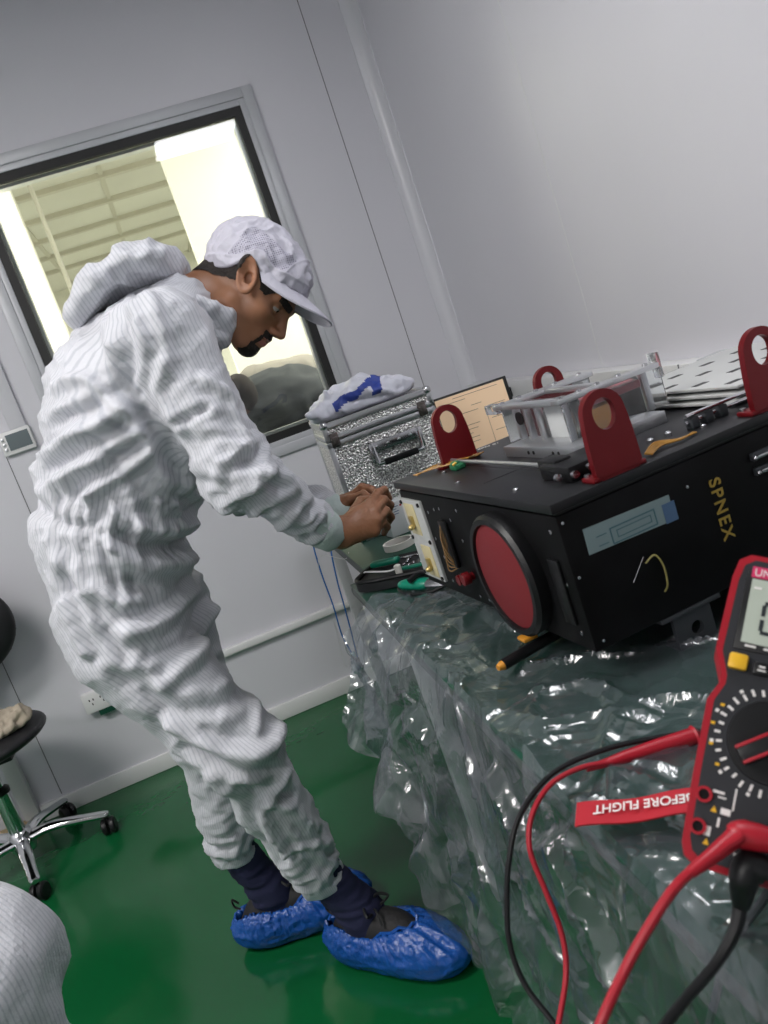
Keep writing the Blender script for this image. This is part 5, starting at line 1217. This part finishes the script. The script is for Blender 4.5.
# --- legs below the hems: socks, shoes, blue covers
def foot_set(heel, toe, ank, hem, twist):
    fd = toe-heel; fd[2] = 0; Lf = np.linalg.norm(fd); fd /= Lf; fs = V(-fd[1], fd[0], 0)
    def F(x, y, z): return heel+fd*x+fs*y+V(0, 0, z)
    def w2f(p): q = p-heel; return np.stack([q@fd, q@fs, p[:, 2]], 1)
    ankp = F(.085, 0, .085)
    def sock(p): return smin(cap(p, hem, ankp+V(0, 0, .03), .043, .042), cap(p, ankp+V(0, 0, .03), F(.12, 0, .06), .042, .036), .03)
    v, f = nets(sock, np.minimum(hem, F(.05, 0, 0))-.09, np.maximum(hem, ankp)+.10, .005)
    n = normals(v, f); v = v+n*(.0025*ridged(v*V(10, 10, 60)))[:, None]; sk_ = obj('sock', MB().add(v, f), M['sock'], man, smooth=180)
    def shoe(p):
        q = w2f(p); d = ell(q, (Lf*.42, 0, .045), (Lf*.46, .043, .045)); d = smin(d, ell(q, (.075, 0, .072), (.062, .040, .052)), .03); d = smin(d, ell(q, (Lf*.75, .0, .035), (.075, .044, .034)), .03)
        d = smin(d, ell(q, (.150, 0, .088), (.065, .036, .030)), .025)
        d = np.maximum(d, -ell(q, (.06, 0, .15), (.052, .034, .045)))
        return np.maximum(d, .014-q[:, 2])
    lo = np.minimum(heel, toe)-.08; hi = np.maximum(heel, toe)+.08; lo[2] = 0; hi[2] = .16
    v, f = nets(shoe, lo, hi, .0045); sh_ = obj('shoe', MB().add(v, f), M['shoe'], man, smooth=180)
    m = MB()
    for k in range(6):
        x = .125+.017*k; zt_ = .118-.0125*k
        m.tube([F(x, -.026, zt_-.014), F(x+.004, -.01, zt_+.002), F(x+.002, .01, zt_+.003), F(x, .026, zt_-.014)], .0036, 6, 4, flat=.6)
    m.tube([F(.122, 0, .122), F(.118, -.018, .140), F(.135, -.036, .132), F(.130, -.012, .122)], .003, 6, 5); m.tube([F(.122, 0, .122), F(.125, .02, .142), F(.145, .034, .13), F(.132, .01, .122)], .003, 6, 5)
    m.tube([F(.122, 0, .122), F(.15, -.02, .135), F(.165, -.035, .115)], .0026, 6, 5)
    obj('laces', m, M['black_soft'], sh_)
    m = MB().tube([F(.004, -.0, .11), F(-.008, 0, .125), F(-.008, 0, .105), F(.004, 0, .095)], .004, 6, 4, flat=.5); obj('heel_tab', m, M['shoe'], sh_)
    def cover(p):
        q = w2f(p); x = q[:, 0]/Lf
        d = ell(q, (Lf*.44, 0, .040), (Lf*.56, .062, .060)); d = smin(d, ell(q, (.05, 0, .05), (.062, .050, .052)), .03); d = smin(d, ell(q, (Lf*.78, 0, .038), (.092, .060, .046)), .03); d = smin(d, ell(q, (.19, 0, .062), (.06, .048, .036)), .03)
        d = np.maximum(d, .002-q[:, 2])
        # foot opening
        top_ = .078+.020*np.abs((q[:, 0]-.10)/.11)**2
        op = np.sqrt(((q[:, 0]-.104)/.122)**2+(q[:, 1]/.041)**2)-1
        return np.maximum(d, -np.maximum(op*.04, .050-q[:, 2]))
    v, f = nets(cover, lo-.02*V(1, 1, 0), hi+.02*V(1, 1, 0), .004)
    n = normals(v, f); q = w2f(v); ang = np.arctan2(q[:, 1], q[:, 0]-.10); up__ = sstep(.02, .075, q[:, 2])
    g = np.stack([np.cos(ang)*7, np.sin(ang)*7, q[:, 2]*6], 1)
    v = v+n*((.004*ridged(g*1.5)+.002*ridged(g*3.1))*up__+.0022*ridged(q*V(14, 22, 40)+4)*(q[:, 2] > .006))[:, None]
    v[:, 2] = np.maximum(v[:, 2], .001)
    co = obj('shoe_cover', MB().add(v, f), M['blue_film'], man, smooth=180)
    m = MB(); pts = []
    for k in range(29):
        t = 2*math.pi*k/28; x = .104+.123*math.cos(t); y = .042*math.sin(t)
        z = .078+.026*sstep(.10, .20, np.array(x))*(1) - .004*math.cos(t*14); pts.append(F(x, y, float(z)))
    m.tube(pts, .0035, 6); obj('elastic_edge', m, M['blue_film'], co)
hee, toe_ = onz(336, 946, 0), onz(459, 968, 0); hee[2] = toe_[2] = 0
foot_set(V(-.088, 1.708, 0), V(.118, 1.498, 0), None, aR+V(0, 0, .02), 0)
foot_set(V(-.290, 1.880, 0), V(-.02, 1.835, 0), None, aL+V(0, 0, .02), 0)

# small pliers held between the hands
pt = thing('pliers', at(362, 510, 1.715), 'small black and silver pliers held between the fingertips of both hands', 'pliers')
pa, pb, pc_ = at(349, 512, 1.72), at(364, 512, 1.715), at(384, 503, 1.70)
obj('grip', MB().tube([pa, (pa+pb)/2+V(0, 0, .008), pb], .0042, 8, 4).tube([pa+V(.004, 0, -.022), (pa+pb)/2+V(0, 0, -.012), pb], .0042, 8, 4), M['black'], pt)
obj('jaws', MB().ball(pb, (.007, .005, .007), 8).tube([pb, pc_], [.005, .002], 8), M['steel'], pt)

# ================================================================ SECOND PERSON, LOWER LEFT CORNER
def simple_person(loc, joints, label, bounds, cloth, skin_h=None, h=.012):
    p_ = thing('person', loc, label, 'person')
    def s(p):
        d = None
        for (a, b, r1, r2) in joints:
            c = cap(p, np.asarray(a, float), np.asarray(b, float), r1, r2); d = c if d is None else smin(d, c, .06)
        return d
    v, f = nets(s, *bounds, h); v = relax(v, f, 2); n = normals(v, f)
    w = np.stack([pnoise(v*4+11), pnoise(v*4+31), pnoise(v*4+51)], 1)
    v = v+n*(.012*ridged(v*V(4, 5, 7)+w)+.003*ridged(v*V(12, 12, 16)+w)-.004)[:, None]
    obj('coverall', MB().add(v, f), cloth, p_, smooth=180, attrs={'stripe': v[:, 0]*.6+v[:, 1]*.8})
    return p_
K2 = V(-.515, 1.12, .62); HP2 = V(-.98, .98, .66); A2 = V(-.54, 1.16, .16)
K3 = V(-.62, .86, .58); A3 = V(-.68, .88, .16)
j2 = [(HP2, K2, .125, .10), (K2, A2, .10, .07), (HP2-V(0, .2, 0), K3-V(0, .1, 0), .12, .10), (K3-V(0, .1, 0), A3-V(0, .1, 0), .10, .07), (HP2, HP2-V(0, .2, 0), .13, .13), (HP2-V(.0, .1, 0), V(-1.0, .88, 1.05), .16, .17), (V(-1.0, .88, 1.05), V(-.97, .88, 1.15), .17, .13),
      (V(-1.0, 1.06, 1.14), V(-.93, 1.12, .90), .065, .055), (V(-.93, 1.12, .90), V(-.74, 1.06, .78), .055, .042), (V(-1.0, .70, 1.14), V(-.93, .64, .90), .065, .055), (V(-.93, .64, .90), V(-.74, .70, .78), .055, .042)]
p2 = simple_person((-.9, .95, 0), j2, 'person in white striped coverall whose knee enters the lower left corner', ((-1.25, .45, .05), (-.38, 1.35, 1.36)), M['cloth'])
def sk2(p):
    d = smin(ell(p, V(-.95, .88, 1.45), (.095, .075, .115)), cap(p, V(-.98, .88, 1.2), V(-.96, .88, 1.36), .055, .052), .03); d = smin(d, cap(p, V(-.865, .88, 1.45), V(-.845, .88, 1.425), .009, .012), .01)
    for y in (.80, .96): d = smin(d, np.linalg.norm((p-V(-.96, y, 1.44))/V(1, .5, 1.5), axis=1)-.018, .006)
    for s, yy in ((1, 1.06), (-1, .70)):
        w_ = V(-.74, yy, .775); 
        for k in range(4): d = smin(d, cap(p, w_, w_+V(.085, (-.03+.02*k), -.02), .02, .010), .01); d = smin(d, cap(p, w_+V(.085, (-.03+.02*k), -.02), w_+V(.13, (-.033+.022*k), -.055), .0095, .007), .004)
        d = smin(d, cap(p, w_+V(.02, -.02*s, 0), w_+V(.08, -.055*s, -.03), .013, .008), .01)
    return d
v, f = nets(sk2, (-1.08, .55, .66), (-.55, 1.2, 1.6), .007)
obj('body', MB().add(v, f), SK, p2, smooth=180)
v, f = nets(lambda p: np.maximum(ell(p, V(-.957, .88, 1.475), (.105, .085, .105)), 1.47-p[:, 2]+.3*(p[:, 0]+.95)), (-1.08, .77, 1.4), (-.83, .99, 1.6), .007); obj('cap', MB().add(v, f), M['cap_cloth'], p2, smooth=180)
for y in (1.16, .78):
    v, f = nets(lambda p: np.maximum(smin(ell(p, V(-.56, y, .045), (.155, .055, .06)), cap(p, V(-.60, y, .10), V(-.57, y, .19), .045, .045), .03), .003-p[:, 2]), (-.75, y-.09, -.01), (-.38, y+.09, .26), .007)
    obj('shoe_cover', MB().add(v, f), M['blue_film'], p2, smooth=180)
stl = thing('stool', (-.98, .88, 0), 'round black-seated stool under the seated person at the lower left corner', 'stool')
obj('seat', MB().lathe([(.16, 0), (.17, .01), (.17, .04), (.15, .05), (0, .05)], (-1.0, .88, .42), (0, 0, 1), 28), M['black_soft'], stl)
for k in range(4):
    a = R(45+90*k); obj('leg', MB().cyl((-1.0+.10*math.cos(a), .88+.10*math.sin(a), .425), (-1.0+.19*math.cos(a), .88+.19*math.sin(a), 0), .012), M['desk_leg'], stl)

# ================================================================ FIGURE BEYOND THE WINDOW, STANDING IN FOR A REFLECTION
GC_ = mat('reflection_grey', (.016, .020, .023), .85)
a_ = at(285, 395, 3.75); b_ = at(262, 470, 3.8)
j3 = [(at(268, 420, 3.75), at(300, 412, 3.8), .185, .20), (at(285, 415, 3.8), at(330, 520, 3.85), .20, .18), (at(322, 520, 3.85), at(360, 640, 3.85), .12, .10), (at(295, 520, 3.75), at(330, 640, 3.75), .12, .10), (at(325, 385, 4.0), at(322, 430, 4.0), .085, .10), (at(262, 425, 3.68), at(268, 500, 3.62), .07, .055)]
def p3s(p):
    d = None
    for (a, b, r1, r2) in j3: c = cap(p, a, b, r1, r2); d = c if d is None else smin(d, c, .06)
    return d
allp = np.array([q for j in j3 for q in j[:2]])
p3 = thing('person', (float(a_[0]), 3.75, 0), 'dark grey figure with a beige hood, added beyond the window for a reflection in the glass', 'person')
v, f = nets(p3s, allp.min(0)-.22, allp.max(0)+.24, .018); n = normals(v, f); v = v+n*(.012*ridged(v*V(8, 8, 12)))[:, None]
obj('workwear', MB().add(v, f), GC_, p3, smooth=180)  # dark dome in place of the bench worker's mirrored reflection
hd = at(240, 398, 3.62)
v, f = nets(lambda p: smin(smin(ell(p, hd, (.060, .07, .085)), cap(p, hd, at(262, 395, 3.72), .045, .055), .03), cap(p, hd+V(-.06, 0, -.01), hd+V(-.075, 0, -.03), .01, .012), .015), hd-.2, hd+.2, .01)
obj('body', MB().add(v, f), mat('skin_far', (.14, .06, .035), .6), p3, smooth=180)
v, f = nets(lambda p: np.maximum(ell(p, hd+V(.010, 0, .012), (.068, .078, .09)), (hd[0]-.02-p[:, 0])*.8+(hd[2]-p[:, 2])*.3), hd-.13, hd+.13, .0055); obj('hair', MB().add(v, f), mat('brown_hair', (.012, .007, .005), .95), p3, smooth=180)
hh = at(295, 372, 3.9)
v, f = nets(lambda p: np.maximum(ecap(p, at(258, 388, 3.9), at(306, 385, 3.95), (.10, .10), (.12, .135), SY), -9+0*p[:, 0]), hh-.40, hh+.40, .014); n = normals(v, f); v = v+n*(.01*ridged(v*9))[:, None]
obj('hood', MB().add(v, f), mat('beige_hood', (.22, .20, .17), .8), p3, smooth=180)
# dark low cabinet added behind the glass in place of the bench's dark reflection
cbn = thing('backdrop', (.1, 3.32, 0), 'dark low cabinet standing just beyond the window', 'backdrop')
obj('backdrop_block', MB().span((-.9, 3.215, .0), (1.1, 3.42, .98), bev=.005), M['meter_body'], cbn)
for k in range(4): obj('door', MB().span((-.89+.5*k, 3.203, .05), (-.41+.5*k, 3.217, .95), bev=.003), M['anod_top'], cbn)  # front slabs of the added dark block
# final grading: the camera's exposure only
sc.view_settings.view_transform = 'Standard'; sc.view_settings.look = 'None'; sc.view_settings.gamma = 1; sc.view_settings.use_curve_mapping = False
sc.view_settings.exposure = -0.10
sc.cycles.use_denoising = True
try: sc.cycles.denoiser = 'OPENIMAGEDENOISE'
except Exception: pass
sc.cycles.max_bounces = 10; sc.cycles.transparent_max_bounces = 16; sc.cycles.sample_clamp_indirect = 6; sc.cycles.caustics_reflective = False
